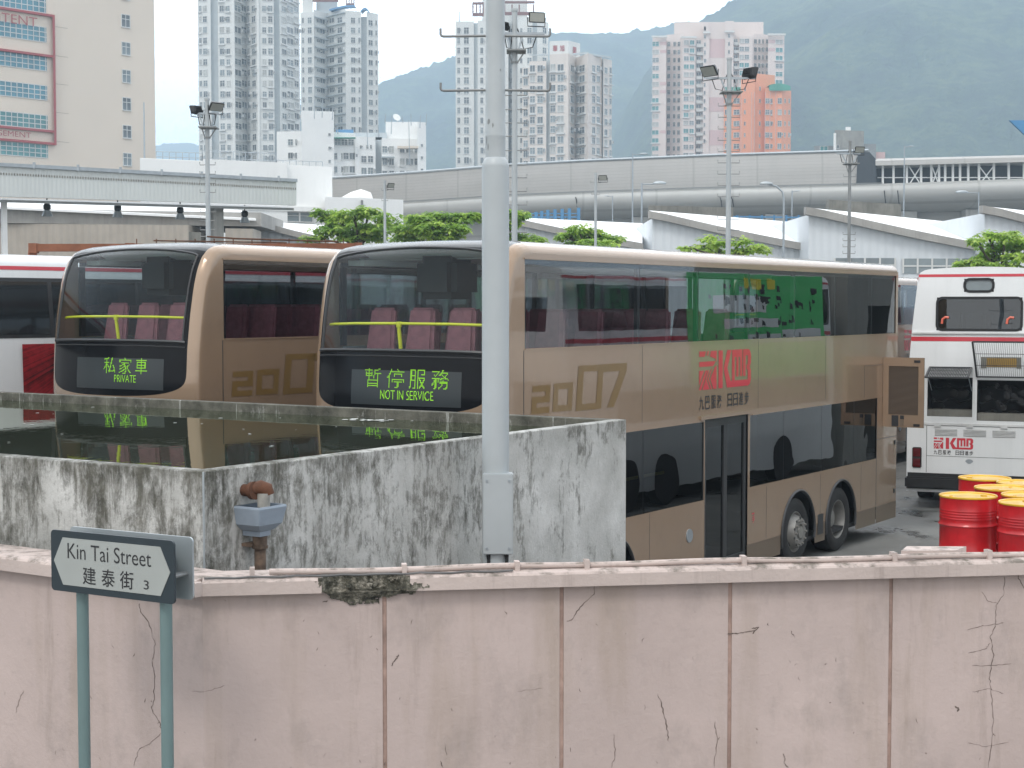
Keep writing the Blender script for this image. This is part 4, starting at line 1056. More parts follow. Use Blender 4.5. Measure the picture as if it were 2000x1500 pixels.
C2 = Vector((-.26, 16.04, 0)); C1 = C2 + V * 4.2 - U * .08 + Vector((0, 0, .06))
def eta_px(px, zc, c):
    """where across the bus front (in eta) pixel column px falls"""
    lo, hi = -1.0, 1.0
    for _ in range(40):
        e = (lo + hi) / 2; p = S(e, v_of_z(zc)); w = c + U * p.x + V * p.y
        if CX + F * w.x / w.y > px: lo = e
        else: hi = e
    return (lo + hi) / 2
def disp(c, chars, z0, z1, line, zl0, zl1):
    return ([(ch, eta_px(a, 2.98, c), eta_px(b, 2.98, c), z0, z1) for ch, a, b in chars], [(line[0], eta_px(line[1], 2.8, c), eta_px(line[2], 2.8, c), zl0, zl1)])
DISP2 = disp(C2, [("暫", 713, 745), ("停", 756, 790), ("服", 800, 832), ("務", 844, 879)], 2.885, 3.085, ("NOT IN SERVICE", 743, 847), 2.765, 2.86)
DISP1 = disp(C1, [("私", 203, 227), ("家", 233, 258), ("車", 265, 288)], 2.885, 3.075, ("PRIVATE", 223, 266), 2.785, 2.87)
bus2 = gold_bus('champagne double-decker showing NOT IN SERVICE, its whole door side in view', DISP2)
bus2.location = C2; bus2.rotation_euler = (0, 0, RZ)
# the opened engine flap at its rear nearside corner
m = MB(); fw, fz0, fz1 = .68, 1.80, 2.92
FLX = 11.42
m.bx(FLX, FLX + .03, -fw, -.004, fz0, fz0 + .20); m.bx(FLX, FLX + .03, -fw, -.004, fz1 - .14, fz1); m.bx(FLX, FLX + .03, -fw, -fw + .09, fz0 + .2, fz1 - .14); m.bx(FLX, FLX + .03, -.10, -.004, fz0 + .2, fz1 - .14)
flap = obj('engine_flap', m, M['gold'], bus2)
m = MB(); m.bx(FLX + .008, FLX + .022, -fw + .088, -.098, fz0 + .198, fz1 - .138); obj('mesh_grille', m, ribbed("brown_mesh", (.14, .10, .07, 1), (0, 0, 1), 55, .8, .7), flap)
m = MB(); m.bx(FLX - .012, FLX + .002, -.27, -.16, fz0 + .015, fz0 + .19); m.bx(FLX - .012, FLX + .002, -.62, -.52, fz0 + .02, fz0 + .06); m.bx(FLX - .012, FLX + .002, -.62, -.52, fz1 - .08, fz1 - .04); m.bx(FLX - .010, FLX + .002, -.36, -.30, fz0 + .13, fz0 + .19); obj('latch', m, M['dark'], flap)
m = MB(); m.bx(FLX - .010, FLX + .002, -.36, -.30, fz0 + .03, fz0 + .12); obj('label_plate', m, M['gold_dark'], flap)

def copy_bus(src, label, display, loc):
    b = copy_tree(src); b['label'] = label; b.location = loc; b.rotation_euler = (0, 0, RZ)
    for ch in list(b.children):
        if ch.name.startswith('display_board'):
            for g in list(ch.children): bpy.data.objects.remove(g)
            if display is None: continue
            mb = MB()
            for ch_, e0, e1, z0, z1, rr, bo in [(*q, 17, -.004) for q in display[0]] + [(*q, 9, -.01) for q in display[1]]:
                pts, asp = led_dots(ch_, rr, bo); r = (z1 - z0) / rr * .40; re = r / (BW / 2)
                for x, zz in pts:
                    e = e0 + (e1 - e0) * x; zc = z0 + (z1 - z0) * zz
                    mb.add([S(e + a * re, v_of_z(zc + q * r)) + Vector((-.008, 0, 0)) for a, q in ((-1, -1), (-1, 1), (1, 1), (1, -1))], [(0, 1, 2, 3)])
            obj('lettering', mb, M['led'], ch)
        elif ch.name.startswith('engine_flap'):
            for g in list(ch.children): bpy.data.objects.remove(g)
            bpy.data.objects.remove(ch)
    return b
bus1 = copy_bus(bus2, 'champagne double-decker with PRIVATE on its green display, left of the other one', DISP1, C1)
g0 = at(1772, 640, 38.0); bus3 = copy_bus(bus2, 'champagne double-decker far behind, only a strip of it showing beside the white bus', None, Vector((g0.x, 38.0, 0)) - U * 5.0)
m = MB(); m.bx(11.43, BL - .02, -.0025, .001, 2.42, 2.90); obj('flap_opening', m, M['dark'], bus2)

# ------------------------------------------------------------------ white double-deckers
WW, WL, WH = 2.5, 11.0, 4.46
def white_bus(label, rear=True, LZ=(1.30, 2.15), stripes=((4.225, 4.275), (3.10, 3.18))):
    """local axes: x across the rear to the right, y towards the front, z up; origin at the rear left corner"""
    t = thing('double_decker_bus', label, 'bus', group='white double-decker buses')
    def inset(zz): return float(np.interp(zz, [.3, 1.2, 2.6, 3.4, 4.2, 4.3, 4.36, 4.40, 4.42], [0, 0, .015, .07, .15, .165, .20, .27, .36]))
    crown = [(.36, 4.42), (.7, 4.445), (1.25, WH), (1.8, 4.445), (WW - .36, 4.42)]
    def sec(zs):
        L = [(inset(q), q) for q in zs]; return L + crown[1:-1] + [(WW - inset(q), q) for q in reversed(zs)]
    zs = [.32, 1.2, 1.3, 2.15, 2.6, 3.30, 3.40, 3.98, 4.10, 4.2, 4.3, 4.36, 4.40, 4.42]
    body = MB(); prof = sec(zs)
    lean = lambda q: max(0, (q - 2.6)) * .05                   # the rear slopes in a little
    n = len(prof)
    UZ = (3.32, 4.12)
    ring_ = [[(x, lean(q) if k == 0 else WL, q) for x, q in prof] for k in (0, 1)]
    for i in range(n - 1):
        (x0, q0), (x1, q1) = prof[i], prof[i + 1]; body.quad(ring_[0][i], ring_[1][i], ring_[1][i + 1], ring_[0][i + 1])
    fr = [tuple(p) for p in ring_[1]]; body.poly(fr)
    # rear face as strips with openings: (x0, x1, z0, z1)
    holes = [(.36, 1.16, 1.72, 2.44), (1.24, 2.14, 1.66, 2.40), (.50, 2.00, 3.30, 3.90), (.98, 1.50, 4.00, 4.24)]
    zz = sorted(set([.32, .66, 1.2, 1.3, 2.15, 2.6, 3.3, 3.4, 3.9, 3.98, 4.0, 4.1, 4.2, 4.24, 4.3, 4.36, 4.4, 4.42] + [h[2] for h in holes] + [h[3] for h in holes]))
    for a, b in zip(zz[:-1], zz[1:]):
        ia, ib = inset(a), inset(b); cuts = [h for h in holes if h[2] < (a + b) / 2 < h[3]]
        cuts.sort(); L = (ia, ib)
        for h in cuts + [None]:
            R = (h[0], h[0]) if h else (WW - ia, WW - ib)
            body.quad((L[0], lean(a), a), (R[0], lean(a), a), (R[1], lean(b), b), (L[1], lean(b), b))
            if h: L = (h[1], h[1])
    top = [(x, lean(4.42), q) for x, q in crown]; body.poly(top)
    obj('body', body, M['white_bus'], t, 35)
    def sidemap(side, y, q, off): x = inset(q); return (x - off, y, q) if side < 0 else (WW - x + off, y, q)
    for side in (-1, 1):
        m = MB()
        for y0, y1, z0, z1 in ((.5, WL - .1, *UZ), (1.6, WL - .3, *LZ)):
            zs_ = list(np.linspace(z0, z1, 5))
            for a, b in zip(zs_[:-1], zs_[1:]):
                q = [sidemap(side, y0, a, .004), sidemap(side, y1, a, .004), sidemap(side, y1, b, .004), sidemap(side, y0, b, .004)]
                m.add(q if side > 0 else q[::-1], [(0, 1, 2, 3)])
        obj('window_band', m, M['dark_trim'], t)
        for y0, y1, z0, z1, k in ((.55, WL - .2, UZ[0] + .05, UZ[1] - .05, 7), (1.7, WL - .4, LZ[0] + .05, LZ[1] - .05, 6)):
            for i in range(k):
                a = y0 + (y1 - y0) * i / k + .035; b = y0 + (y1 - y0) * (i + 1) / k - .035; m = MB()
                q = [sidemap(side, a, z0, .008), sidemap(side, b, z0, .008), sidemap(side, b, z1, .008), sidemap(side, a, z1, .008)]
                m.add(q if side > 0 else q[::-1], [(0, 1, 2, 3)]); obj('window', m, M['win_busd'], t)
        m = MB()
        for z0, z1 in stripes:
            q = [sidemap(side, 0.02, z0, .005), sidemap(side, WL - .02, z0, .005), sidemap(side, WL - .02, z1, .005), sidemap(side, 0.02, z1, .005)]
            m.add(q if side > 0 else q[::-1], [(0, 1, 2, 3)])
        obj('stripe', m, M['red_stripe'], t)
        m = MB()
        for yy in (1.9, 3.4, WL - 2.6):
            m.cyl(sidemap(side, yy, .48, -.25), sidemap(side, yy, .48, .012), .48, .48, 28)
        obj('wheel', m, M['tyre'], t, 40)
    if rear: rear_details(t, inset, lean)
    return t
M['win_busd'] = plain("dark_bus_glazing", (.02, .024, .027, 1), .06, 0, .3, .6, .01, spec=1.0)
def rear_details(t, inset, lean):
    R = lambda x, q, o=.004: (x, lean(q) - o, q)
    def rquad(m, x0, x1, z0, z1, o=.004): m.add([R(x0, z0, o), R(x1, z0, o), R(x1, z1, o), R(x0, z1, o)], [(0, 1, 2, 3)])
    def rframe(name, x0, x1, z0, z1, r, w, parent=t):
        m = MB(); P = rrect(x0 - w, x1 + w, z0 - w, z1 + w, r + w); Q = rrect(x0, x1, z0, z1, r); n = len(P)
        m.add([R(x, q, .012) for x, q in P] + [R(x, q, .012) for x, q in Q] + [R(x, q, -.02) for x, q in Q], [(i, (i + 1) % n, n + (i + 1) % n, n + i) for i in range(n)] + [(n + i, n + (i + 1) % n, 2 * n + (i + 1) % n, 2 * n + i) for i in range(n)])
        return obj(name, m, M['rubber'], parent, 40)
    for nm, a in (('rear_window', (.53, 1.97, 3.33, 3.87)), ('emergency_window', (1.01, 1.47, 4.03, 4.21))):
        m = MB(); P = rrect(*a, .06); m.poly([R(x, q, -.012) for x, q in P]); g = obj(nm, m, M['glass_low'] if nm == 'rear_window' else M['win_mid'], t)
        rframe('seal', *a, .07, .045, g)
    m = MB(); m.bx(.3, 2.2, 1.4, 1.45, 3.0, 4.25); obj('interior', m, M['dark'], t)
    for x in (.75, 1.15, 1.6): m = MB(); m.bbx(x - .17, x + .17, .45, .55, 3.2, 3.62, .04); obj('seat', m, M['lining'], t)
    for x in (.66, 1.80):
        m = MB(); m.tube([(x - .06, .012, 3.42), (x - .05, .012, 3.50), (x + .0, .014, 3.54), (x + .06, .014, 3.53)], .022, 8); obj('grab_handle', m, plain("orange_handle", (.75, .16, .1, 1), .4), t)
    m = MB()
    for z0, z1 in ((4.275, 4.325), (3.10, 3.18)): rquad(m, inset(z0) + .004, WW - inset(z0) - .004, z0, z1)
    obj('stripe', m, M['red_stripe'], t)
    m = MB(); m.bx(inset(3.25) + .01, WW - inset(3.25) - .01, -.005, .05, 3.235, 3.262); TR = plain("white_trim", (.62, .63, .63, 1), .4); obj('panel_trim', m, TR, t)
    m = MB(); m.bx(.03, WW - .03, -.012, .03, 1.56, 1.60); obj('panel_trim', m, TR, t)
    for x in (.55, 1.12, 1.72): m = MB(); m.bx(x - .06, x + .06, -.025, .0, 1.53, 1.575); obj('hinge', m, TR, t)
    m = MB(); m.bx(.36, 2.13, -.003, .01, .986, .992); m.bx(.36, 2.13, -.003, .01, 1.546, 1.552); m.bx(.352, .360, -.004, .01, .68, 1.55); m.bx(2.142, 2.150, -.004, .01, .68, 1.55); obj('panel_seam', m, M['dark_trim'], t)
    for x0 in (.50, 1.01, 1.52):
        m = MB()
        for k in range(5): m.box((x0 + .20, -.006, 1.475 - .024 * k), (.39, .012, .009), Matrix.Rotation(rad(-30), 3, 'X'))
        m.bx(x0 - .0, x0 + .40, -.0025, .004, 1.36, 1.49); obj('louvre', m, plain("louvre_grey", (.50, .51, .51, 1), .5), t)
    sm = lambda x, q: R(x, q, .004)
    logo(t, sm, .485, 1.125, .205, .17, .70, .485, .485, 1.19, 1.02, 1.10)
    m = MB(); m.poly([R(1.12 + .07 * math.cos(a), .905 + .045 * math.sin(a), .003) for a in np.linspace(0, math.pi, 9)] + [R(1.10, .865, .003), R(1.14, .865, .003)]); obj('lock_plate', m, M['galv'], t)
    for x0 in (.10, WW - .27):
        m = MB(); m.bbx(x0, x0 + .17, -.02, .01, .76, 1.14, .015); lo = obj('tail_light', m, M['ink'], t)
        m = MB(); m.bx(x0 + .02, x0 + .15, -.03, -.02, .78, .93); m.bx(x0 + .02, x0 + .15, -.03, -.02, .97, 1.12); obj('lens', m, M['lamp_red'], lo)
    m = MB(); m.bbx(-.02, WW + .02, -.09, .3, .38, .60, .03); m.bx(.02, WW - .02, -.01, .3, .60, .67); obj('bumper', m, M['rubber'], t)
    # open engine bays and their raised grilles
    m = MB()
    for x0, x1, z0, z1 in ((.36, 1.16, 1.72, 2.44), (1.24, 2.14, 1.66, 2.40)):
        m.quad((x0, .6, z0), (x1, .6, z0), (x1, .6, z1), (x0, .6, z1)); m.quad((x0, 0, z0), (x0, 0, z1), (x0, .6, z1), (x0, .6, z0)[:3]); m.quad((x1, 0, z0), (x1, .6, z0), (x1, .6, z1), (x1, 0, z1))
        m.quad((x0, 0, z0), (x0, .6, z0), (x1, .6, z0), (x1, 0, z0)); m.quad((x0, 0, z1), (x1, 0, z1), (x1, .6, z1), (x0, .6, z1))
    obj('engine_bay', m, M['dark'], t)
    m = MB(); rnd = random.Random(3)
    for _ in range(26):
        x = rnd.choice([rnd.uniform(.42, 1.08), rnd.uniform(1.3, 2.08)]); q = rnd.uniform(1.85, 2.3); r = rnd.uniform(.02, .07)
        m.cyl((x, .35, q), (x, .35 - rnd.uniform(.02, .15), q), r, r, 10)
    for q in (1.8, 2.0, 2.25): m.tube([(.4 + .1 * k, .3 + .05 * math.sin(k * 2 + q * 7), q + .04 * math.sin(k * 1.7 + q)) for k in range(18)], .018, 6)
    obj('engine', m, plain("oily_engine_metal", (.022, .023, .024, 1), .45, .3, .5, 6, .2), t)
    m = MB(); m.bx(.362, 1.158, .05, .4, 1.722, 1.84); obj('sill', m, M['conc_dark'], t); m = MB(); m.bx(1.242, 2.138, .05, .4, 1.662, 1.79); obj('sill', m, M['conc_dark'], t)
    def grille(x0, x1, p0, p1, taper, nm, bw):                      # hinged along p0 (y, z), free edge p1
        m = MB(); (ya, za), (yb, zb) = p0, p1
        c = [Vector((x0, ya, za)), Vector((x1, ya, za)), Vector((x1 + taper[1], yb, zb)), Vector((x0 + taper[0], yb, zb))]
        for a, b in zip(c, c[1:] + c[:1]): m.beam(a, b, .03, .03)
        fr_ = obj(nm, m, M['dark_trim'], t); m = MB(); k = 26
        for i in range(1, k):
            u = i / k; m.beam(c[0].lerp(c[1], u), c[3].lerp(c[2], u), bw, bw)
        for u in (.33, .66): m.beam(c[0].lerp(c[3], u), c[1].lerp(c[2], u), .01, .01)
        obj('grille_bar', m, M['dark_trim'], fr_); return fr_
    grille(.40, 1.14, (-.0, 2.62), (-.62, 2.46), (0, 0), 'raised_grille', .014)
    grille(1.24, 2.16, (-.05, 2.46), (-.32, 3.10), (-.06, -.02), 'raised_grille', .0045)
    m = MB(); rquad(m, 1.40, 1.92, 2.64, 2.80, .01); obj('number_plate', m, plain("amber_plate", (.32, .20, .05, 1), .5), t)
    m = MB(); rquad(m, 1.30, 1.40, 2.62, 2.82, .012); rquad(m, 1.92, 2.0, 2.62, 2.82, .012); rquad(m, 1.40, 1.92, 2.80, 2.82, .012); obj('plate_frame', m, M['conc_dark'], t)
    m = MB(); m.tube([(1.15, -.6, 2.47), (1.15, -.02, 2.2)], .008, 6); m.tube([(.44, -.6, 2.47), (.44, -.02, 2.2)], .008, 6); obj('stay_rod', m, M['galv'], t)

r0 = at(1772, 800, 29.3)
wr = white_bus('white double-decker seen from behind with both engine grilles raised and red lettering', True)
wr.location = (r0.x, r0.y, 0); wr.rotation_euler = (0, 0, -rad(22))
# the one on the left, side on, its near side parallel to the champagne buses but turned a little
wl = white_bus('white double-decker at the left edge with a red and black starburst poster', False, stripes=((4.225, 4.275),))
A2 = AX + rad(5); u2 = Vector((math.sin(A2), math.cos(A2), 0)); v2 = Vector((-math.cos(A2), math.sin(A2), 0))
pw = at(0, 522, 20.9)
# its right side (local x = WW) faces the camera: local y runs along u2
o_ = Vector((pw.x, pw.y, 0)) - u2 * 4.2 + v2 * (WW - .15)
wl.location = o_; wl.rotation_euler = (0, 0, -A2)
m = MB()
px_y = lambda px: ((lambda k: k)(0))
def side_y(px):
    d = at(px, 640, 1) - Vector((0, 0, HCAM)); p = Vector((pw.x, pw.y, 0)); k = (p - Vector((0, 0, HCAM))).dot(v2) / d.dot(v2); q = Vector((0, 0, HCAM)) + d * k
    return (q - p).dot(u2) + 4.2
y45 = side_y(45) - .10
m.add([(WW - .06 + .03, y45, 3.24), (WW + .02, y45, 1.35), (WW + .02, y45 + 3.4, 1.35), (WW - .06 + .03, y45 + 3.4, 3.24)], [(0, 1, 2, 3)])
bp = obj('poster', m, M['burst'], wl)
# the bus parked beyond the right edge, whose side the champagne bus mirrors
wg = white_bus('white double-decker with a green poster, seen mirrored in the champagne bus windows', False, (1.62, 2.2))
A3 = AX - rad(2); wg.location = (9.24, 21.55, 0); wg.rotation_euler = (0, 0, -A3)
m = MB(); m.add([(-.03, 4.3, 2.25), (-.03, 10.6, 2.25), (.13, 10.6, 4.4), (.13, 4.3, 4.4)], [(3, 2, 1, 0)]); pg = obj('poster', m, M['ad_green'], wg)
m = MB()
def gp(y, q): return (-.036 + (q - 2.25) * .0744, y + 2.5, q)
for y0, y1, z0, z1 in ((2.9, 5.3, 3.60, 3.95), (3.3, 5.7, 3.30, 3.48), (4.3, 5.9, 2.98, 3.16), (6.0, 7.9, 2.98, 3.24)): m.quad(gp(y0, z0), gp(y0, z1), gp(y1, z1), gp(y1, z0))
obj('white_field', m, M['white_bus'], pg)
m = MB(); rp_ = random.Random(5)
for _ in range(60):
    y0 = rp_.uniform(2.6, 7.6); z0 = rp_.choice([3.05, 3.36, 3.66, 3.76, 3.86, 4.05]) + rp_.uniform(-.05, .05); w = rp_.uniform(.05, .22); h = rp_.uniform(.06, .16)
    P_ = [gp(y0, z0), gp(y0, z0 + h), gp(y0 + w, z0 + h * rp_.uniform(.6, 1)), gp(y0 + w, z0)]; m.quad(*[(p[0] - .004, p[1], p[2]) for p in P_])
obj('dark_mark', m, M['ink'], pg, kind='stuff')
m = MB()
for y0, w in ((4.2, .25), (4.6, .5), (5.3, .3)): P_ = [gp(y0, 4.10), gp(y0, 4.32), gp(y0 + w, 4.30), gp(y0 + w, 4.10)]; m.quad(*[(p[0] - .004, p[1], p[2]) for p in P_])
obj('yellow_mark', m, M['yellow'], pg)

u3 = Vector((math.sin(A3), math.cos(A3), 0)); wb0 = Vector((15.3, 31.6, 0))
wb = thing('added_mirrored_wall', 'unseen grey concrete wall with dark openings, added for the champagne bus rear windows to mirror', 'building', wb0, -A3)  # unseen wall, added so the rear windows have something pale and dark to reflect
m = MB(); m.bx(0, 4, 0, 1.2, 0, 7); m.bx(0, 4, 5.2, 5.9, 0, 7); m.bx(0, 4, 11, 12, 0, 7); m.bx(.01, 4, 1.2, 5.2, 3.75, 6.99); m.bx(.01, 4, 5.9, 11, 3.75, 6.99); obj('wall', m, M['conc'], wb)
m = MB(); m.bx(2.5, 2.7, 1.2, 11, 0, 3.75); obj('back_wall', m, M['dark'], wb)

# ------------------------------------------------------------------ floodlight masts and street lamps
def floodlight(parent, c, aim, size=.5):
    """housing with a lens, on a bow; aim = direction the lens looks"""
    aim = Vector(aim).normalized(); q = aim.to_track_quat('-Y', 'Z').to_matrix(); w, h, d = size, size * .62, size * .32
    bm = bmesh.new(); bmesh.ops.create_cube(bm, size=1)
    for v in bm.verts:
        k = 1 if v.co.y < 0 else .62; v.co = Vector((v.co.x * w * k, v.co.y * d, v.co.z * h * k))
    bmesh.ops.bevel(bm, geom=bm.edges[:], offset=.02 * size / .5, segments=2, affect='EDGES')
    for v in bm.verts: v.co = q @ v.co + Vector(c)
    mb = MB(); mb.frombm(bm)
    for k in range(5): mb.box(Vector(c) + q @ Vector(((k - 2) * w * .11, d * .55, 0)), (.012, d * .3, h * .5), q)
    fl = obj('floodlight', mb, M['black_metal'], parent, 40)
    mb = MB(); mb.box(Vector(c) + q @ Vector((0, -d * .5 - .004, 0)), (w * .84, .008, h * .78), q); obj('lens', mb, M['lens'], fl)
    mb = MB(); mb.tube([Vector(c) + q @ Vector((-w * .52, 0, 0)), Vector(c) + Vector((0, 0, -h * .8)) + q @ Vector((-w * .5, 0, 0)), Vector(c) + Vector((0, 0, -h * .8)) + q @ Vector((w * .5, 0, 0)), Vector(c) + q @ Vector((w * .52, 0, 0))], .014, 6); obj('bow', mb, M['black_metal'], fl)
    return fl
def mast(label, px, ytop, Y, wpx, lights, rungs=(), platform=None, mat='pole', arm=None, group='floodlight masts in the bus yard'):
    b = at(px, 500, Y); t = thing('floodlight_mast', label, 'light mast', (b.x, Y, 0), 0, group)
    z = lambda py: at(px, py, Y).z
    k = Y / F; r = wpx * k / 2
    mb = MB(); mb.cyl((0, 0, 0), (0, 0, z(ytop)), r * 1.08, r * .92, 16); mb.cyl((0, 0, z(ytop) - .001), (0, 0, z(ytop) + r * .8), r * 1.15, r * 1.15, 16); obj('pole', mb, M[mat], t, 40)
    if arm:
        mb = MB(); y = z(arm[2]); mb.beam((arm[0] * k, -.02, y), (arm[1] * k, -.02, y), .06, .06)
        for sx in (-1, 1): mb.beam((sx * r, 0, y - .45), (sx * 16 * k, -.02, y - .03), .04, .04)
        obj('cross_arm', mb, M['galv'], t)
        mb = MB()
        for sx in (arm[0], arm[1]):
            mb.tube([(sx * k * .75, -.02, y - .02), (sx * k * .6, -.02, y - .32), (sx * k * .3, -.02, y - .36), (sx * k * .2, 0, y - .05), (0, 0, y + .25)], .014, 6)
        obj('cable', mb, M['rubber'], t)
    for dx, py, aim, size in lights: floodlight(t, (dx * k, -.04, z(py)), aim, size)
    for py, half in rungs:
        mb = MB(); y = z(py); h = half * k; mb.tube([(-h, 0, y + .09), (-h, 0, y), (h, 0, y), (h, 0, y + .09)], .013, 6); obj('rung', mb, M['rung'], t)
    if platform:
        py, hw = platform; y = z(py); h = hw * k; mb = MB(); mb.bx(-h * .7, h, -.3, .3, y, y + .035)
        for sx in (h * .85, -h * .5): mb.beam((sx, 0, y), (r * (1 if sx > 0 else -1), 0, y - h * .9), .03, .03)
        mb.cyl((0, 0, y - h * .95), (0, 0, y - h * .8), r * 1.35, r * 1.35, 14); obj('platform', mb, M['rung'], t)
    return t
mast('tall mast left of centre with two black floodlights, in front of the corrugated canopy', 407, 196, 48, 9.5, [(-19, 214, (-.75, .55, -.35), .46), (17, 207, (.55, -.55, -.62), .50)],
     [(p, 15) for p in (322, 340, 358, 376, 414, 431, 449, 462)], (251, 20), arm=(-24, 24, 222))
mast('tall mast right behind the big grey pole, with one square floodlight at its top', 1005, 22, 38, 11.5, [(42, 35, (.25, -.95, -.1), .42), (-20, 50, (-.7, .6, -.2), .36)], [(p, 24) for p in (186, 214, 240, 266, 294, 322, 347, 374, 400, 454)], (102, 22), arm=(-26, 58, 66))
mast('slim white mast with one floodlight among the bushy trees', 752, 355, 70, 5.5, [(11, 362, (.6, -.7, -.3), .38)], [(372, 6), (392, 6)], arm=None)
mast('slim white mast with one floodlight before the curved station', 1163, 340, 70, 5.5, [(14, 347, (-.2, -.9, -.3), .4)], [(357, 10), (380, 8)])
mast('tall mast in front of the pink tower with two floodlights on a cross arm', 1422, 117, 48, 10, [(-37, 137, (-.6, -.55, -.55), .60), (38, 142, (.8, .5, -.3), .60)], [(p, 21) for p in (207, 229, 252, 274, 296, 318, 340, 362, 384, 428, 450, 470)], (182, 24), arm=(-45, 50, 153))
mast('slim brownish mast with one floodlight before the dark portal of the station', 1658, 278, 60, 6.5, [(17, 292, (.25, -.9, -.35), .42)], [(p, 12) for p in (322, 345, 361, 458, 470, 482, 495)], (321, 16), mat='rung', arm=(-26, 20, 300))

def street_lamp(label, px, ytop, Y, wpx, head_px, curved=False):
    b = at(px, 500, Y); t = thing('street_lamp', label, 'street lamp', (b.x, Y, 0), 0, 'street lamps beyond the sheds')
    k = Y / F; zt = at(px, ytop, Y).z; r = wpx * k / 2; mb = MB(); mb.cyl((0, 0, 0), (0, 0, zt), r * 1.1, r * .8, 12)
    if curved: mb.tube([(0, 0, zt - .02), (head_px * k * .08, 0, zt + .35), (head_px * k * .35, 0, zt + .62), (head_px * k * .7, 0, zt + .72)], r * .7, 8); hz_ = zt + .74
    else: mb.tube([(0, 0, zt - .12), (head_px * k * .8, 0, zt - .06)], r * .5, 8); hz_ = zt - .04
    obj('pole', mb, M['galv'], t, 50)
    mb = MB(); L = abs(head_px) * k * .32; s = 1 if head_px > 0 else -1; c = head_px * k * .82
    bm = bmesh.new(); bmesh.ops.create_uvsphere(bm, u_segments=14, v_segments=8, radius=1)
    for v in bm.verts: v.co = Vector((c + v.co.x * L, v.co.y * L * .38, hz_ + max(v.co.z, -.35) * L * .32))
    mb.frombm(bm); obj('lamp_head', mb, M['sign_back'], t, 60); return t
street_lamp('grey street lamp with a long flat head pointing right, before the station', 1253, 357, 112, 4.5, 42)
street_lamp('grey street lamp with a curved arm pointing left, between two white sheds', 1530, 388, 80, 5, -42, True)
street_lamp('thin distant lamp pole left of the pink tower, standing before the station', 1235, 300, 165, 3.2, 26)
street_lamp('thin distant lamp pole with head pointing right, before the open station platform', 1764, 285, 165, 3.2, 16)
street_lamp('small distant lamp with head pointing right, just behind the curved-arm lamp', 1546, 372, 165, 3, 14)
street_lamp('small distant lamp with a pale head pointing left, under the open station platform', 1910, 375, 165, 3, -40)
street_lamp('faint small lamp left of the slim white mast before the station', 1196, 382, 175, 2.4, -14)

# ------------------------------------------------------------------ sheds and depot roofs
ST = thing('canopy_shed', 'long grey corrugated canopy on square white columns behind the left-hand buses', 'canopy', at(300, 400, 75) * Vector((1, 1, 0)) if False else (at(300, 400, 75).x, 75, 0))
def quad_slab(mb, a, b, c, d, th):
    """slab under the four-cornered surface a b c d (thickness down)"""
    lo = [Vector(p) - Vector((0, 0, th)) for p in (a, b, c, d)]; vs = [Vector(p) for p in (a, b, c, d)] + lo
    mb.add(vs, [(0, 1, 2, 3), (7, 6, 5, 4), (0, 4, 5, 1), (1, 5, 6, 2), (2, 6, 7, 3), (3, 7, 4, 0)])
def Ycan(px): return 71 * (1 + (px - 0) / (5800 - px))
M['canopy'] = ribbed("grey_green_corrugated", (.56, .59, .58, 1), Vector((math.cos(rad(32.8)), math.sin(rad(32.8)), 0)), 5.2, .22, .5, .04, .03)
mb = MB(); back = Vector((-math.sin(rad(32.8)), math.cos(rad(32.8)), 0))
a, b = at(-160, 312, Ycan(-160)), at(579, 352, Ycan(579)); c, d = at(579, 401, Ycan(579)), at(-160, 379, Ycan(-160))
vs = [a, b, c, d]; vs2 = [p + back * .25 for p in vs]
mb.add(vs + vs2, [(3, 2, 1, 0), (4, 5, 6, 7), (0, 1, 5, 4), (1, 2, 6, 5), (2, 3, 7, 6), (3, 0, 4, 7)]); obj('fascia', mb, M['canopy'], ST, world=True)
mb = MB(); mb.beam(a + Vector((0, 0, -.02)) - back * .06, b + Vector((0, 0, -.02)) - back * .06, .12, .16)
for i in range(9): p = a.lerp(b, (i + .5) / 9); mb.box(p - back * .1 + Vector((0, 0, .02)), (.10, .1, .28))
obj('cap_flashing', mb, M['galv'], ST, world=True)
mb = MB()
for i in range(150):
    p = a.lerp(b, (i + .5) / 150) - Vector((0, 0, .42)) - back * .012; mb.box(p, (.05, .02, .10))
obj('drip_hole', mb, M['conc_dark'], ST, kind='stuff', world=True)
mb = MB(); quad_slab(mb, d + back * .3 - Vector((0, 0, .12)), c + back * .3 - Vector((0, 0, .12)), c + back * 2.6 + Vector((0, 0, .10)), d + back * 2.6 + Vector((0, 0, .10)), .12)
for i in range(30): p = (d + back * .3).lerp(c + back * .3, (i + .3) / 30) - Vector((0, 0, .17)); mb.beam(p, p + back * 2.2 + Vector((0, 0, .2)), .06, .08)
obj('soffit', mb, M['rung'], ST, world=True)
for px, w_ in ((8, 15), (423, 32)):
    p = at(px, 430, Ycan(px) + 1.2); k = p.y / F; mb = MB(); h = w_ * k * .5; mb.box((p.x, p.y, 4.3), (h * 1.3, h * 1.3, 8.6), Matrix.Rotation(rad(32.8), 3, 'Z')); obj('column', mb, M['white_wall'] if px < 100 else M['conc'], ST, world=True)
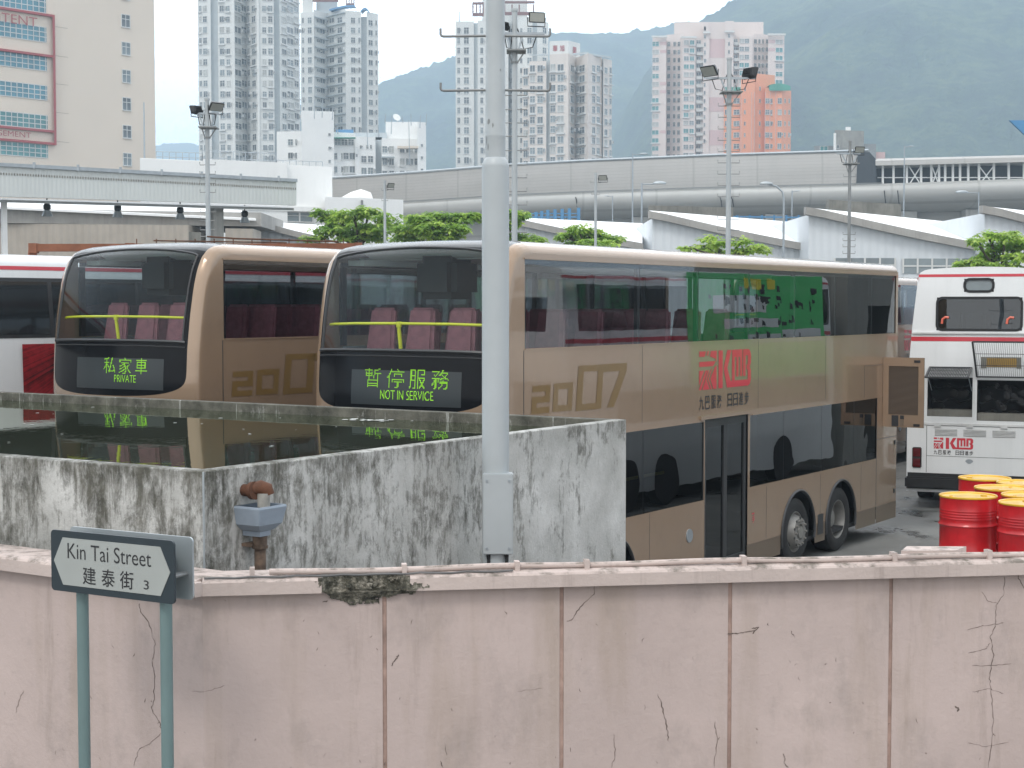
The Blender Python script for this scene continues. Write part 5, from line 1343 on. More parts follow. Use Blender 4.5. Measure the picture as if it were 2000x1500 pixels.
for px, py, side in ((92, 412, 'nearest the left edge'), (230, 414, 'second from the left'), (352, 418, 'just left of the tall mast'), (478, 425, 'right of the square canopy column')):
    p = at(px, py, Ycan(px) + 1.5); t = thing('bell_lamp', 'grey bell lamp hanging under the canopy, ' + side, 'lamp', p, 0, 'bell lamps hanging under the corrugated canopy')
    mb = MB(); mb.lathe([(.0, .02), (.16, .02), (.19, -.10), (.25, -.24), (.24, -.25), (.17, -.11), (0, -.05)], (0, 0, 0), n=20); obj('shade', mb, M['sign_back'], t, 50)
    mb = MB(); mb.lathe([(0, .34), (.10, .34), (.17, .27), (.17, .10), (.10, .03), (.07, .0)], (0, 0, 0), n=18); mb.cyl((0, 0, .3), (0, 0, .62), .03, .03, 8); obj('gear_box', mb, M['black_metal'], t, 50)

bs = thing('depot_building', 'low grey depot building with a white sloping roof sheet seen under the corrugated canopy', 'building', (at(200, 440, 88).x, 88, 0))
M['beige_rib'] = ribbed("beige_corrugated", (.40, .36, .31, 1), (1, 0, 0), 2.6, .5, .7)
mb = MB(); p0, p1 = at(-120, 436, 88), at(368, 445, 90); mb.prism([(p0.x, p0.y), (p1.x, p1.y), (p1.x, p1.y + 8), (p0.x, p0.y + 8)], 3.1 + 3.2, p0.z); obj('upper_wall', mb, M['beige_rib'], bs, world=True)
mb = MB(); p0, p1 = at(-120, 402, 87.4), at(510, 420, 92); zlo = at(100, 434, 87.4).z; mb.prism([(p0.x, p0.y), (p1.x, p1.y), (p1.x, p1.y + 9), (p0.x, p0.y + 9)], zlo, p0.z - .1); obj('grey_band', mb, M['grey_fascia'], bs, world=True)
mb = MB(); quad_slab(mb, at(-120, 398, 87), at(500, 427, 91.5), at(470, 410, 99), at(-120, 384, 97), .12); obj('roof', mb, M['white_roof'], bs, world=True)
mb = MB(); p0, p1 = at(-120, 466, 88.2), at(500, 470, 92); mb.prism([(p0.x, p0.y + .4), (p1.x, p1.y + .4), (p1.x, p1.y + 8), (p0.x, p0.y + 8)], 0, 6.3); obj('dark_bay', mb, M['dark'], bs, world=True)
mb = MB(); p0, p1 = at(368, 446, 90.1), at(392, 446, 90.6); mb.prism([(p0.x, p0.y), (p1.x, p1.y), (p1.x, p1.y + 2), (p0.x, p0.y + 2)], 5, p0.z - .2); obj('service_duct', mb, M['conc_dark'], bs, world=True)
mb = MB(); p0, p1 = at(440, 446, 90.4), at(494, 448, 91); mb.prism([(p0.x, p0.y), (p1.x, p1.y), (p1.x, p1.y + 3), (p0.x, p0.y + 3)], 0, p0.z); obj('end_wall', mb, M['beige_rib'], bs, world=True)

gt = thing('rusty_gantry', 'long brown rusty steel beam on posts showing above the roofs of the champagne buses', 'gantry', (at(300, 480, 36).x, 36, 0))
mb = MB(); a, b = at(66, 484, 36), at(700, 482, 39); mb.beam(a, b, .2, .17)
mb.tube([a + Vector((.1, 0, .02)), a + Vector((-.05, 0, 0)), a + Vector((-.08, 0, -.25)), a + Vector((-.08, 0, -1))], .075, 8); obj('beam', mb, M['rust_paint'], gt, world=True)
for u in (.0, .28, .52, .75, 1):
    p = a.lerp(b, u); mb = MB(); mb.bx(p.x - .06, p.x + .06, p.y - .06, p.y + .06, 0, p.z - .08); mb.bx(p.x - .09, p.x + .09, p.y - .11, p.y + .11, p.z - .12, p.z + .10); obj('post', mb, M['rust_paint'], gt, world=True)
mb = MB(); mb.tube([at(404, 462, 36.6), at(460, 466, 36.8), at(660, 472, 38.5)], .022, 6); mb.tube([at(300, 470, 36.2), at(560, 474, 37.8)], .018, 6)
for u in np.linspace(.3, .95, 12): p = a.lerp(b, float(u)); mb.tube([p + Vector((0, 0, .02)), p + Vector((0, 0, .20))], .014, 6)
obj('guard_rail', mb, M['rust'], gt, world=True)

M['shed_rib'] = ribbed("white_blue_corrugated", (.63, .67, .70, 1), (1, 0, .0), 2.2, .5, .5, .06, .08)
def saw_shed(label, px0, px1, top0, top1, fas, yb0, yb1, Y, win=None):
    """saw-tooth workshop: front wall with a sloping top edge, a fascia along it and a white roof rising behind"""
    t = thing('workshop_shed', label, 'shed', (at((px0 + px1) / 2, 500, Y).x, Y, 0), 0, 'white saw-tooth workshop sheds')
    P0_, P1_ = at(px0, top0 + fas, Y), at(px1, top1 + fas, Y); mb = MB(); o = at(px0 + 8, 500, Y).x
    n = 12; tops = []
    for i in range(n + 1):
        u = i / n; tops.append(Vector((o + (P1_.x - o) * u, Y, P0_.z + (P1_.z - P0_.z) * (u + .035 * math.sin(math.pi * u)))))
    for a, b in zip(tops[:-1], tops[1:]): mb.quad((a.x, Y, 0), (b.x, Y, 0), b, a)
    mb.quad((tops[-1].x, Y, 0), (tops[-1].x, Y + 16, 0), (tops[-1].x, Y + 16, tops[-1].z), tops[-1]); mb.quad((o, Y + 16, 0), (o, Y, 0), tops[0], (o, Y + 16, tops[0].z))
    obj('wall', mb, M['shed_rib'], t, world=True)
    mb = MB(); fh = fas * Y / F
    for i in range(n):
        a, b = tops[i].copy(), tops[i + 1].copy()
        if i == 0: a.x = P0_.x
        f = [a + Vector((0, -.5, -.02)), b + Vector((0, -.5, -.02)), b + Vector((0, -.5, fh)), a + Vector((0, -.5, fh))]; g = [p + Vector((0, .7, 0)) for p in f]
        mb.add(f + g, [(0, 1, 2, 3), (7, 6, 5, 4), (3, 2, 6, 7), (1, 0, 4, 5)] + ([(0, 3, 7, 4)] if i == 0 else []) + ([(1, 5, 6, 2)] if i == n - 1 else []))
    obj('fascia', mb, M['grey_fascia'], t, world=True)
    mb = MB(); rows = []
    back0, back1 = at(px0 + 2, yb0, Y + 15), at(px1, yb1, Y + 15)
    for j in range(7):
        v = j / 6; r = []
        for i in range(n + 1):
            u = i / n; f = tops[i] + Vector((0, .18, fh - .02)); bk = back0.lerp(back1, u); p = f.lerp(bk, v); p.z += .25 * math.sin(math.pi * v) * 0; r.append(p)
        rows.append(r)
    mb.grid(rows); mb.grid([[p - Vector((0, 0, .15)) for p in r] for r in rows]); obj('roof', mb, M['white_roof'], t, 60, world=True)
    for (wa, wb, wy0, wy1) in win or ():
        a, b = at(wa, wy0, Y - .06), at(wb, wy1, Y - .06); mb = MB(); mb.bx(a.x, b.x, Y - .05, Y - .02, b.z, a.z); w = obj('window', mb, M['win_mid'], t, world=True)
        mb = MB(); k = max(2, round((wb - wa) / 30))
        for i in range(k + 1): x = a.x + (b.x - a.x) * i / k; mb.bx(x - .05, x + .05, Y - .10, Y - .051, b.z, a.z)
        mb.bx(a.x, b.x, Y - .09, Y - .051, (a.z + b.z) / 2 - .04, (a.z + b.z) / 2 + .04); obj('frame', mb, M['win_frame'], w, world=True)
    return t
saw_shed('white shed farthest left, its low gable end showing left of the bushy trees', 490, 642, 430, 466, 11, 432, 440, 98)
saw_shed('white saw-tooth shed straight behind the big grey pole, trees before it', 985, 1255, 424, 476, 12, 424, 436, 95)
saw_shed('white saw-tooth shed right behind the tall mast with two floodlights', 1266, 1578, 413, 478, 13, 411, 436, 93)
saw_shed('white saw-tooth shed with windows, above the rear of the champagne bus', 1571, 1922, 405, 478, 14, 405, 440, 90, [(1630, 1748, 504, 532), (1764, 1905, 505, 534)])
saw_shed('white saw-tooth shed at the right edge behind the tree', 1914, 2240, 402, 476, 14, 402, 436, 88)
mb = MB(); p0, p1 = at(1748, 505, 89.8), at(1763, 505, 89.8); 

# stained concrete upstands behind the sheds, blue railing posts
for lab, x0, x1, y0, y1 in (('stained concrete upstand behind the shed left of the tall two-lamp mast', 1268, 1432, 401, 414), ('stained concrete upstand with dark patches behind the shed right of centre', 1619, 1760, 390, 416)):
    a, b = at(x0, y0, 122), at(x1, y0 + (9 if x1 > 1600 else 4), 122); mb = MB()
    vs = [(a.x, 122, 0), (b.x, 122, 0), b, a]; mb.add([Vector(v) for v in vs] + [Vector(v) + Vector((0, 1.2, 0)) for v in vs], [(0, 1, 2, 3), (7, 6, 5, 4), (3, 2, 6, 7), (1, 5, 6, 2), (0, 3, 7, 4)])
    tag(obj('concrete_upstand', mb, M['conc_dark']), lab, 'wall', 'concrete upstands behind the sheds')
bf = thing('blue_railing', 'row of bright blue posts and rails under the curved station, behind the white shed', 'railing', (at(1090, 415, 128).x, 128, 0))
mb = MB(); a, b = at(1030, 424, 128), at(1131, 424, 128); mb.beam(a, b, .12, .12); mb.beam(at(1030, 417, 128), at(1131, 417, 128), .08, .08); obj('rail', mb, M['blue'], bf, world=True)
for px, yt in ((1036, 416), (1047, 414), (1058, 412), (1070, 410), (1084, 409), (1098, 408), (1112, 407), (1130, 406)): mb = MB(); p = at(px, yt, 128); mb.bx(p.x - .13, p.x + .13, 127.9, 128.1, 0, p.z); obj('post', mb, M['blue'], bf, world=True)
bf2 = thing('blue_railing', 'low blue railing just above the white roofs before the two-lamp mast', 'railing', (at(1400, 425, 126).x, 126, 0))
mb = MB(); mb.beam(at(1432, 423, 126), at(1580, 425, 126), .08, .12)
for px in range(1440, 1575, 24): p = at(px, 420, 126); mb.bx(p.x - .07, p.x + .07, 125.95, 126.05, 0, p.z)
obj('rail', mb, M['blue'], bf2, world=True)
bsn = thing('blue_sign_board', 'blue sign board cut by the right edge, high before the hillside', 'sign', (at(2030, 240, 60).x, 60, 0))
mb = MB(); pts = [at(1972, 235, 60), at(2000, 262, 60), at(2035, 290, 60), at(2090, 290, 60), at(2090, 234, 60)]; n = len(pts)
mb.add(pts + [p + Vector((0, .12, 0)) for p in pts], [tuple(range(n)), tuple(reversed(range(n, 2 * n)))] + [(i, n + i, n + (i + 1) % n, (i + 1) % n) for i in range(n)]); obj('board', mb, M['blue'], bsn, world=True)
p = at(2060, 290, 60.2); mb = MB(); mb.cyl((p.x, 60.2, 0), (p.x, 60.2, p.z + .5), .12, .12, 12); obj('post', mb, M['galv'], bsn, world=True)

# ------------------------------------------------------------------ trees
def tree(label, blobs, trunk, Y, n_leaf, cols=('leaf_a', 'leaf_b', 'leaf_c'), seed=1, leaf=.30):
    """blobs: (px, py, rx px, ry px) leaf layers; trunk: (px, py) fork point"""
    rnd = random.Random(seed); fk = at(trunk[0], trunk[1], Y); t = thing('tree', label, 'tree', (fk.x, Y, 0), 0, 'trees in the bus yard')
    k = Y / F; o = Vector((fk.x, Y, 0)); cs = []
    for px, py, rx, ry in blobs:
        c = at(px, py, Y); c.y += rnd.uniform(-1.2, 1.2); cs.append((c - o, rx * k, ry * k))
    mb = MB(); f0 = Vector((0, 0, fk.z)); mb.tube([(0, 0, 0), (.05, 0, fk.z * .4), (-.04, 0, fk.z * .75), f0], [.19, .15, .12, .10], 9)
    for c, rx, ry in cs:
        m_ = f0.lerp(c, .55) + Vector((rnd.uniform(-.15, .15), 0, -.12)); mb.tube([f0 - Vector((0, 0, rnd.uniform(0, .5))), m_, c], [.07, .045, .02], 6)
        for _ in range(4): e = c + Vector((rnd.uniform(-1, 1) * rx * .8, rnd.uniform(-1, 1) * rx * .5, rnd.uniform(-.5, .6) * ry)); mb.tube([m_, c.lerp(e, .4), e], [.03, .018, .008], 5)
    obj('trunk', mb, M['bark'], t, 60)
    mb = MB(); tot = sum(rx * ry for _, rx, ry in cs)
    for c, rx, ry in cs:
        ntw = max(6, int(n_leaf * rx * ry / tot / 9))
        for _ in range(ntw):
            while True:
                p = Vector((rnd.uniform(-1, 1), rnd.uniform(-1, 1), rnd.uniform(-1, 1)))
                if .35 < p.length < 1: break
            fr = 1.0 if rnd.random() < .8 else rnd.uniform(1.0, 1.5); tw = c + Vector((p.x * rx * fr, p.y * rx * .8, p.z * ry * fr)); mb.cur = rnd.choices((0, 1, 2), (5, 4, 2))[0]; da = rnd.uniform(0, 6.28)
            for j in range(9):                               # a whorl of drooping leaves
                a = da + j * 2.4; L = leaf * rnd.uniform(.7, 1.25); d = Vector((math.cos(a), math.sin(a), rnd.uniform(-.75, .35))).normalized(); s = d.cross(Vector((0, 0, 1))).normalized() * L * .24
                b_ = tw + d * L * .15 + Vector((0, 0, rnd.uniform(-.06, .06))); m_ = tw + d * L * .62 + Vector((0, 0, -.02)); e = tw + d * L + Vector((0, 0, -L * .22))
                mb.add([b_, m_ + s, e, m_ - s], [(0, 1, 2, 3)])
    obj('crown', mb, [M[c] for c in cols], t); return t
tree('bushy green tree left of the slim white mast, behind the champagne buses', [(628, 412, 24, 9), (655, 425, 36, 11), (690, 420, 30, 10), (722, 413, 26, 9), (748, 422, 24, 12), (640, 446, 32, 10), (680, 447, 40, 13), (730, 446, 38, 12), (770, 440, 20, 9), (610, 463, 24, 7), (705, 464, 50, 8)], (700, 470), 78, 5200, seed=2)
tree('green tree between the slim white mast and the big grey pole', [(822, 430, 28, 11), (852, 420, 26, 9), (888, 424, 32, 10), (925, 421, 26, 9), (800, 447, 30, 11), (845, 446, 38, 12), (890, 448, 32, 10), (790, 462, 30, 7), (860, 463, 44, 8)], (850, 470), 76, 4600, seed=3)
tree('small tree showing just right of the big grey pole', [(1010, 420, 24, 7), (1000, 436, 16, 7), (1008, 462, 30, 8), (1045, 468, 22, 6), (985, 415, 20, 7)], (985, 474), 74, 1300, seed=4)
tree('small bright tree around the slim white mast before the station', [(1128, 445, 22, 9), (1158, 452, 24, 8), (1104, 458, 26, 7), (1140, 466, 34, 9), (1185, 462, 26, 8), (1212, 464, 18, 7), (1165, 474, 40, 7)], (1150, 480), 74, 2100, seed=5)
tree('thin sparse tree at the foot of the tall two-lamp mast', [(1384, 462, 16, 7), (1378, 478, 20, 7), (1412, 472, 26, 8), (1445, 472, 16, 8), (1335, 485, 16, 5), (1400, 488, 30, 6), (1470, 482, 26, 8), (1495, 484, 18, 6), (1442, 490, 30, 6)], (1420, 496), 72, 1300, cols=('leaf_a', 'leaf_c', 'leaf_c'), seed=6)
tree('bright green tree at the right edge behind the white bus', [(1925, 458, 20, 7), (1955, 464, 26, 9), (1985, 455, 24, 7), (1895, 472, 20, 7), (1940, 482, 30, 9), (1985, 478, 26, 10), (1880, 512, 30, 7), (1930, 500, 30, 10), (1975, 502, 40, 10), (2030, 470, 34, 14), (1925, 517, 50, 7), (2040, 505, 40, 14)], (1955, 522), 64, 3600, cols=('leaf_a', 'leaf_c', 'leaf_b'), seed=7, leaf=.28)

# ------------------------------------------------------------------ far buildings: shared windows
_wm = {}
def win_mesh(kind):
    """unit window: x and z from -.5 to .5, outward is -y. kind: glass, frame, extras"""
    if kind in _wm: return _wm[kind]
    g, extra = kind; mb = MB(); mb.cur = 0; mb.bx(-.5, .5, -.03, .05, -.5, .5)
    mb.cur = 1; mb.bx(-.5, .5, -.09, .05, .5, .56); mb.bx(-.56, .56, -.16, .05, -.58, -.5)
    mb.bx(-.56, -.5, -.09, .05, -.5, .56); mb.bx(.5, .56, -.09, .05, -.5, .56); mb.bx(-.03, .03, -.07, -.031, -.5, .5)
    if 'bar' in extra: mb.bx(-.5, -.031, -.07, -.031, .12, .17); mb.bx(.031, .5, -.07, -.031, .12, .17)
    if 'ac' in extra: mb.bx(.60, .98, -.55, .02, -.15, .38); mb.cur = 2; mb.bx(.64, .94, -.56, -.551, -.1, .33); mb.cur = 1
    if 'bay' in extra: mb.bx(-.60, .60, -.75, .02, -.92, -.60); mb.bx(-.60, .60, -.75, .02, .58, .74)
    if 'ledge' in extra: mb.bx(-.75, .75, -.5, .02, -.82, -.64)
    _wm[kind] = (mesh_of('window', mb, [M[g], M['win_frame'], M['win_frame_dk']]), mb); return _wm[kind]
def place_windows(root, wins, rnd_kinds=None, limit=100):
    """wins: (point, outward angle, width, height, kind). The first limit become window parts, the rest one object"""
    inv = PINV[root.name]
    wins = sorted(wins, key=lambda w: -w[2] * w[3]); rest = MB(); mats = []
    for i, (p, a, w, h, kind) in enumerate(wins):
        me, mb = win_mesh(kind); mt = Matrix.Translation(p) @ Matrix.Rotation(a, 4, 'Z') @ Matrix.Diagonal((w, 1, h, 1))
        if i < limit:
            o = link(bpy.data.objects.new('window', me)); o.parent = root; o.matrix_local = inv @ mt
        else:
            b = len(rest.v); rest.v += [tuple(mt @ Vector(v)) for v in mb.v]
            for f, m_ in zip(mb.f, mb.m):
                nm = me.materials[m_]
                if nm not in mats: mats.append(nm)
                rest.f.append(tuple(b + q for q in f)); rest.m.append(mats.index(nm))
    if rest.v: obj('window', rest, mats, root, world=True, kind='stuff')

REF = 200                                                    # plan positions are read at this pixel row; heights from the row asked for
def atr(px, py, Y):
    p = at(px, REF, Y); p.z = at(px, py, Y).z; return p
class Tower:
    def __init__(s, name, label, cat, px, Y, group=None):
        s.t = thing(name, label, cat, (at(px, 500, Y).x, Y, 0), 0, group); s.w = []; s.rnd = random.Random(int(px))
    def facets(s, pts, ytop, mat, name='wall', depth=16, z0=0):
        """pts: (px, Y) along the front; returns nothing, builds one prism"""
        q = [atr(px, ytop, Y) for px, Y in pts]; zt = max(p.z for p in q); yb = max(p.y for p in q) + depth
        plan_ = [(p.x, p.y) for p in q] + [(q[-1].x * yb / q[-1].y, yb), (q[0].x * yb / q[0].y, yb)]
        mb = MB(); mb.prism(plan_, z0, zt); return obj(name, mb, M[mat], s.t, world=True)
    def band(s, pts, y0, y1, mat, name='band', out=.25):
        mb = MB()
        for (a, Ya), (b, Yb) in zip(pts[:-1], pts[1:]):
            p, q = atr(a, y0, Ya), atr(b, y0, Yb); r_ = atr(a, y1, Ya); n = Vector((q.y - p.y, -(q.x - p.x), 0)).normalized() * out
            mb.add([(p.x + n.x, p.y + n.y, r_.z), (q.x + n.x, q.y + n.y, r_.z), (q.x + n.x, q.y + n.y, p.z), (p.x + n.x, p.y + n.y, p.z), (p.x, p.y, r_.z), (q.x, q.y, r_.z), (q.x, q.y, p.z), (p.x, p.y, p.z)], [(0, 1, 2, 3), (3, 2, 6, 7), (1, 0, 4, 5), (0, 3, 7, 4), (2, 1, 5, 6)])
        return obj(name, mb, M[mat], s.t, world=True)
    def cols(s, a, b, cols, rows, kinds):
        """windows on the facet a-b ((px, Y) each); cols: (px, width px, height px); rows: y of the window centres, read at the left end"""
        (pa, Ya), (pb, Yb) = a, b; A, B = atr(pa, 500, Ya), atr(pb, 500, Yb); d = (B - A); d.z = 0; ang = math.atan2(d.y, d.x); n = Vector((d.y, -d.x, 0)).normalized()
        for px, w, h in cols:
            D = atr(px, 500, 1.0); D.z = 0; k = (A.x * n.x + A.y * n.y) / (D.x * n.x + D.y * n.y); Yp = k
            cosf = abs(d.normalized().x)
            for y in rows:
                p = atr(px, y, Yp); s.w.append((p + n * .02, ang, w * Yp / F / max(.35, cosf), h * Yp / F, s.rnd.choice(kinds)))
    def done(s, limit=100): place_windows(s.t, s.w, limit=limit); return s.t

KW = [('win_dark', 'bar'), ('win_dark', 'bar'), ('win_mid', 'bar'), ('win_mid', ''), ('win_light', 'bar'), ('win_mid', 'bar ac'), ('win_dark', 'ac'), ('win_dark', 'ledge'), ('win_light', 'ledge'), ('win_mid', 'ledge bar')]
KD = [('win_dark', ''), ('win_dark', 'bar'), ('win_mid', 'bar'), ('win_dark', 'ac')]

# tower at the left, white, winged
T = Tower('apartment_tower', 'tall white apartment tower cut by the top of the photo, leftmost of the towers', 'tower', 480, 413, 'high apartment towers')
Y = 413
T.facets([(388, Y), (413, Y - 2)], -40, 't_white'); T.facets([(412.6, Y - .6), (427.4, Y - .6)], -40, 't_grey', 'recess'); T.facets([(427, Y - 2), (457, Y - 4), (482, Y + 3), (505, Y - 4), (536, Y - 3)], -40, 't_white')
T.facets([(535.6, Y - 1), (547.6, Y - 1)], -40, 't_grey', 'recess'); T.facets([(547, Y - 2), (586, Y + 9)], -40, 't_white')
rows = [6 + 20.9 * i - 10 for i in range(18)]
T.cols((388, Y), (413, Y - 2), [(393, 5, 10), (402, 8, 11)], rows, KW); T.cols((427, Y - 2), (457, Y - 4), [(435, 9, 11), (447, 7, 10)], rows, KW)
T.cols((457, Y - 4), (482, Y + 3), [(465, 9, 11), (477, 7, 11)], rows, KW); T.cols((482, Y + 3), (505, Y - 4), [(487, 6, 11), (497, 9, 11)], rows, KW)
T.cols((505, Y - 4), (536, Y - 3), [(517, 7, 10), (529, 8, 11)], rows, KW); T.cols((547, Y - 2), (586, Y + 9), [(555, 6, 10), (567, 9, 11), (579, 6, 11)], [r + 1 for r in rows], KW)
for px, Ya in ((457, Y - 4), (505, Y - 4)): T.facets([(px - 2.2, Ya - .4), (px + 2.2, Ya - .4)], -42, 't_white', 'pilaster', 2)
T.band([(457, Y - 4), (482, Y + 3)], 5, 5.4, 't_white'); T.done()

# tower 2
T = Tower('apartment_tower', 'white apartment tower with blue roof canopies, second tower from the left', 'tower', 660, 457, 'high apartment towers')
Y = 457
T.facets([(588, Y), (614, Y - 2)], 25, 't_white'); T.facets([(614, Y - 1), (640, Y + 5), (676, Y - 2)], 26, 't_white'); T.facets([(675.6, Y - 3), (706, Y - 1)], 23, 't_white'); T.facets([(705, Y + 1.2), (718, Y + 1.2)], 33, 't_grey', 'recess'); T.facets([(717, Y), (739, Y + 3)], 27, 't_white')
rows = [40 + 19.4 * i for i in range(15)]
T.cols((588, Y), (614, Y - 2), [(593, 3.5, 10), (606, 7.5, 11)], rows, KD); T.cols((614, Y - 1), (640, Y + 5), [(622, 5, 5), (630, 7, 10)], [r + 1 for r in rows], KD); T.cols((640, Y + 5), (676, Y - 2), [(649, 10, 9), (665, 10, 11)], rows, KD)
T.cols((675.6, Y - 3), (706, Y - 1), [(690, 7.5, 10), (702, 3, 10)], rows, KD); T.cols((717, Y), (739, Y + 3), [(724, 7, 10), (735, 2.6, 9)], [r + 5 for r in rows], KD)
for i in range(15): T.band([(614, Y - 1), (640, Y + 5), (676, Y - 2)], 32 + 19.4 * i, 34 + 19.4 * i, 't_grey', 'ledge', .7)
T.facets([(592, Y + 3), (612, Y + 3)], -30, 't_white', 'roof_block', 8); T.facets([(619, Y + 6), (660, Y + 6)], -30, 't_grey', 'roof_block', 8); T.band([(612, Y + 2), (662, Y + 2)], -8, 4, 't_brown', 'crown_frame', .6); T.band([(677, Y + 1), (693, Y + 1)], 7, 12, 't_brown', 'crown_frame', .6)
for px in (678, 683, 688, 692.5): T.band([(px - .8, Y + 1), (px + .8, Y + 1)], -20, 7, 't_brown', 'crown_frame', .5)
for x0, x1, y0, y1 in ((643, 692, 10, 18), (704, 721, 15, 22)):
    mb = MB(); a, b = at(x0, y1, Y - .6), at(x1, y0, Y - .6); L = []
    for i in range(13): u = i / 12; p = a.lerp(b, u); z = a.z + (b.z - a.z) * (math.sin(u * math.pi * (.55 if x0 < 700 else 1))); L.append((Vector((p.x, Y - .6, z)), Vector((p.x, Y + 6, z + .3))))
    mb.grid([[l[0] for l in L], [l[1] for l in L]]); mb.grid([[l[0] - Vector((0, 0, .5)) for l in L], [l[0] for l in L]]); obj('roof_canopy', mb, M['blue'], T.t, world=True)
T.done()

# tower 3
T = Tower('apartment_tower', 'white apartment tower with a brown roof frame, half hidden by the big pole', 'tower', 980, 445, 'high apartment towers')
Y = 445
T.facets([(890, Y), (926, Y)], 42, 't_white'); T.facets([(925, Y + .8), (934, Y + .8)], 45, 't_grey', 'recess'); T.facets([(933, Y - 1), (993, Y - 1)], 40, 't_white'); T.facets([(992.6, Y + 4), (1012, Y - 1), (1040, Y - 1)], 40, 't_white'); T.facets([(1039.6, Y + .8), (1050, Y + .8)], 42, 't_grey', 'recess'); T.facets([(1049, Y), (1071, Y + 3)], 44, 't_white')
rows = [60 + 19.5 * i for i in range(15)]
T.cols((890, Y), (926, Y), [(896, 5, 11), (911, 9, 12)], rows, KD); T.cols((933, Y - 1), (993, Y - 1), [(941, 5, 11), (955, 8, 11)], rows, KD); T.cols((992.6, Y + 4), (1012, Y - 1), [(1001, 7, 9)], rows, KD); T.cols((1012, Y - 1), (1040, Y - 1), [(1018, 4, 9), (1034, 8, 11)], rows, KD); T.cols((1049, Y), (1071, Y + 3), [(1063, 7, 11)], rows, KD)
T.facets([(942, Y + 4), (1030, Y + 4)], -2, 't_white', 'roof_block', 8)
for x0, x1, y0, y1 in ((923, 945, 26, 32), (923, 945, 5, 9), (984, 1044, 24, 30), (984, 1044, 3, 7)): T.band([(x0, Y + 1), (x1, Y + 1)], y0, y1, 't_brown', 'crown_frame', .6)
for px in (924, 931, 938, 944, 986, 1000, 1014, 1042): T.band([(px - 1.2, Y + 1), (px + 1.2, Y + 1)], 9.2, 25.8, 't_brown', 'crown_frame', .5)
for px, y1 in ((1050, 38), (1060, 42), (897, 36)): mb = MB(); p = at(px, y1, Y + 4); mb.cyl((p.x, p.y, p.z - 2), (p.x, p.y, p.z + 2), .12, .08, 6); obj('aerial', mb, M['galv'], T.t, world=True)
T.done()

# tower 4
T = Tower('apartment_tower', 'cream-white apartment tower with red characters on its roof block', 'tower', 1110, 430, 'high apartment towers')
Y = 430
T.facets([(1020, Y + 3), (1034, Y + 2)], 133, 't_cream'); T.facets([(1033.6, Y), (1067, Y - 1)], 120, 't_cream'); T.facets([(1066, Y + .6), (1075, Y + .6)], 118, 't_grey', 'recess'); T.facets([(1074, Y - 1), (1110, Y - 3), (1125, Y + 4), (1148, Y - 3), (1176, Y + 4)], 112, 't_cream'); T.facets([(1174.6, Y + 5), (1179, Y + 5)], 116, 't_grey', 'recess'); T.facets([(1178, Y + 3), (1195, Y + 7)], 118, 't_cream')
rows = [134 + 20.1 * i for i in range(11)]
T.cols((1020, Y + 3), (1034, Y + 2), [(1027, 8, 12)], [r + 6 for r in rows], KW); T.cols((1033.6, Y), (1067, Y - 1), [(1040, 9, 12), (1055, 10, 12)], rows, KW); T.cols((1074, Y - 1), (1110, Y - 3), [(1080, 9, 12), (1095, 11, 12)], [r - 2 for r in rows], KW)
T.cols((1110, Y - 3), (1125, Y + 4), [(1117, 7, 12)], rows, KW); T.cols((1125, Y + 4), (1148, Y - 3), [(1129, 4, 10), (1137, 9, 12)], rows, KW); T.cols((1148, Y - 3), (1176, Y + 4), [(1159, 6, 12), (1168, 6, 11)], rows, KW); T.cols((1178, Y + 3), (1195, Y + 7), [(1183, 6, 11), (1192, 4, 11)], [r + 4 for r in rows], KW)
rb = T.facets([(1073, Y + 2), (1110, Y + 1), (1133, Y + 6)], 85, 't_white', 'roof_block', 8)
mb = MB(); q0, q1 = atr(1073, 97, Y + 2), atr(1110, 97, Y + 1)
def on_f(u, w): p = q0.lerp(q1, u); return (p.x, p.y - .15, q0.z + w)
for ch, u0, u1 in (("華", .18, .42), ("旭", .55, .80)): add_text(mb, ch, on_f, u0, u1, -.6, 1.1, .02)
obj('lettering', mb, M['maroon'], T.t, world=True); mb = MB()
q2, q3 = atr(1112, 97, Y + 1.5), atr(1133, 97, Y + 6); add_text(mb, "閣", lambda u, w: (q2.x + (q3.x - q2.x) * u + .1, q2.y + (q3.y - q2.y) * u - .2, q2.z + w), .3, .6, -1.2, 1.0, .02)
obj('lettering', mb, M['maroon'], T.t, world=True)
T.band([(1120, Y + 1), (1150, Y - 1), (1192, Y + 5)], 104, 108, 't_grey', 'roof_rail', .4); T.band([(1034, Y + 1), (1110, Y)], 107, 109, 't_grey', 'roof_rail', .4)
T.done()

# pale pink tower
T = Tower('apartment_tower', 'wide pale pink apartment tower with teal bay windows, behind the orange building', 'tower', 1400, 553, 'high apartment towers')
Y = 553
T.facets([(1274, Y), (1301, Y - 1)], 70, 't_pink'); T.facets([(1301, Y + 8), (1335, Y + 5)], 68, 't_pink', 'wall'); T.facets([(1328, Y + 2), (1374, Y + 2)], 72, 't_pink'); T.facets([(1332, Y), (1358, Y)], 70, 't_pink', 'bay', 6); T.facets([(1373, Y - 1), (1385, Y - 1)], 44, 't_pink'); T.facets([(1384, Y), (1416, Y)], 44, 't_pink'); T.facets([(1415, Y - 1), (1432, Y - 1)], 41, 't_pink'); T.facets([(1431, Y + 2), (1472, Y + 2)], 68, 't_pink'); T.facets([(1443, Y), (1469, Y)], 70, 't_pink', 'bay', 6); T.facets([(1471, Y + 5), (1500, Y + 8)], 68, 't_pink'); T.facets([(1499, Y - 1), (1531, Y)], 66, 't_pink')
T.facets([(1316, Y + 9), (1490, Y + 9)], 43, 't_pink', 'roof_block', 6)
rows = [86 + 15.7 * i for i in range(15)]
KT = [('win_teal', ''), ('win_teal', 'bar'), ('win_mid', 'bar'), ('win_teal', 'ledge'), ('win_light', 'bar')]
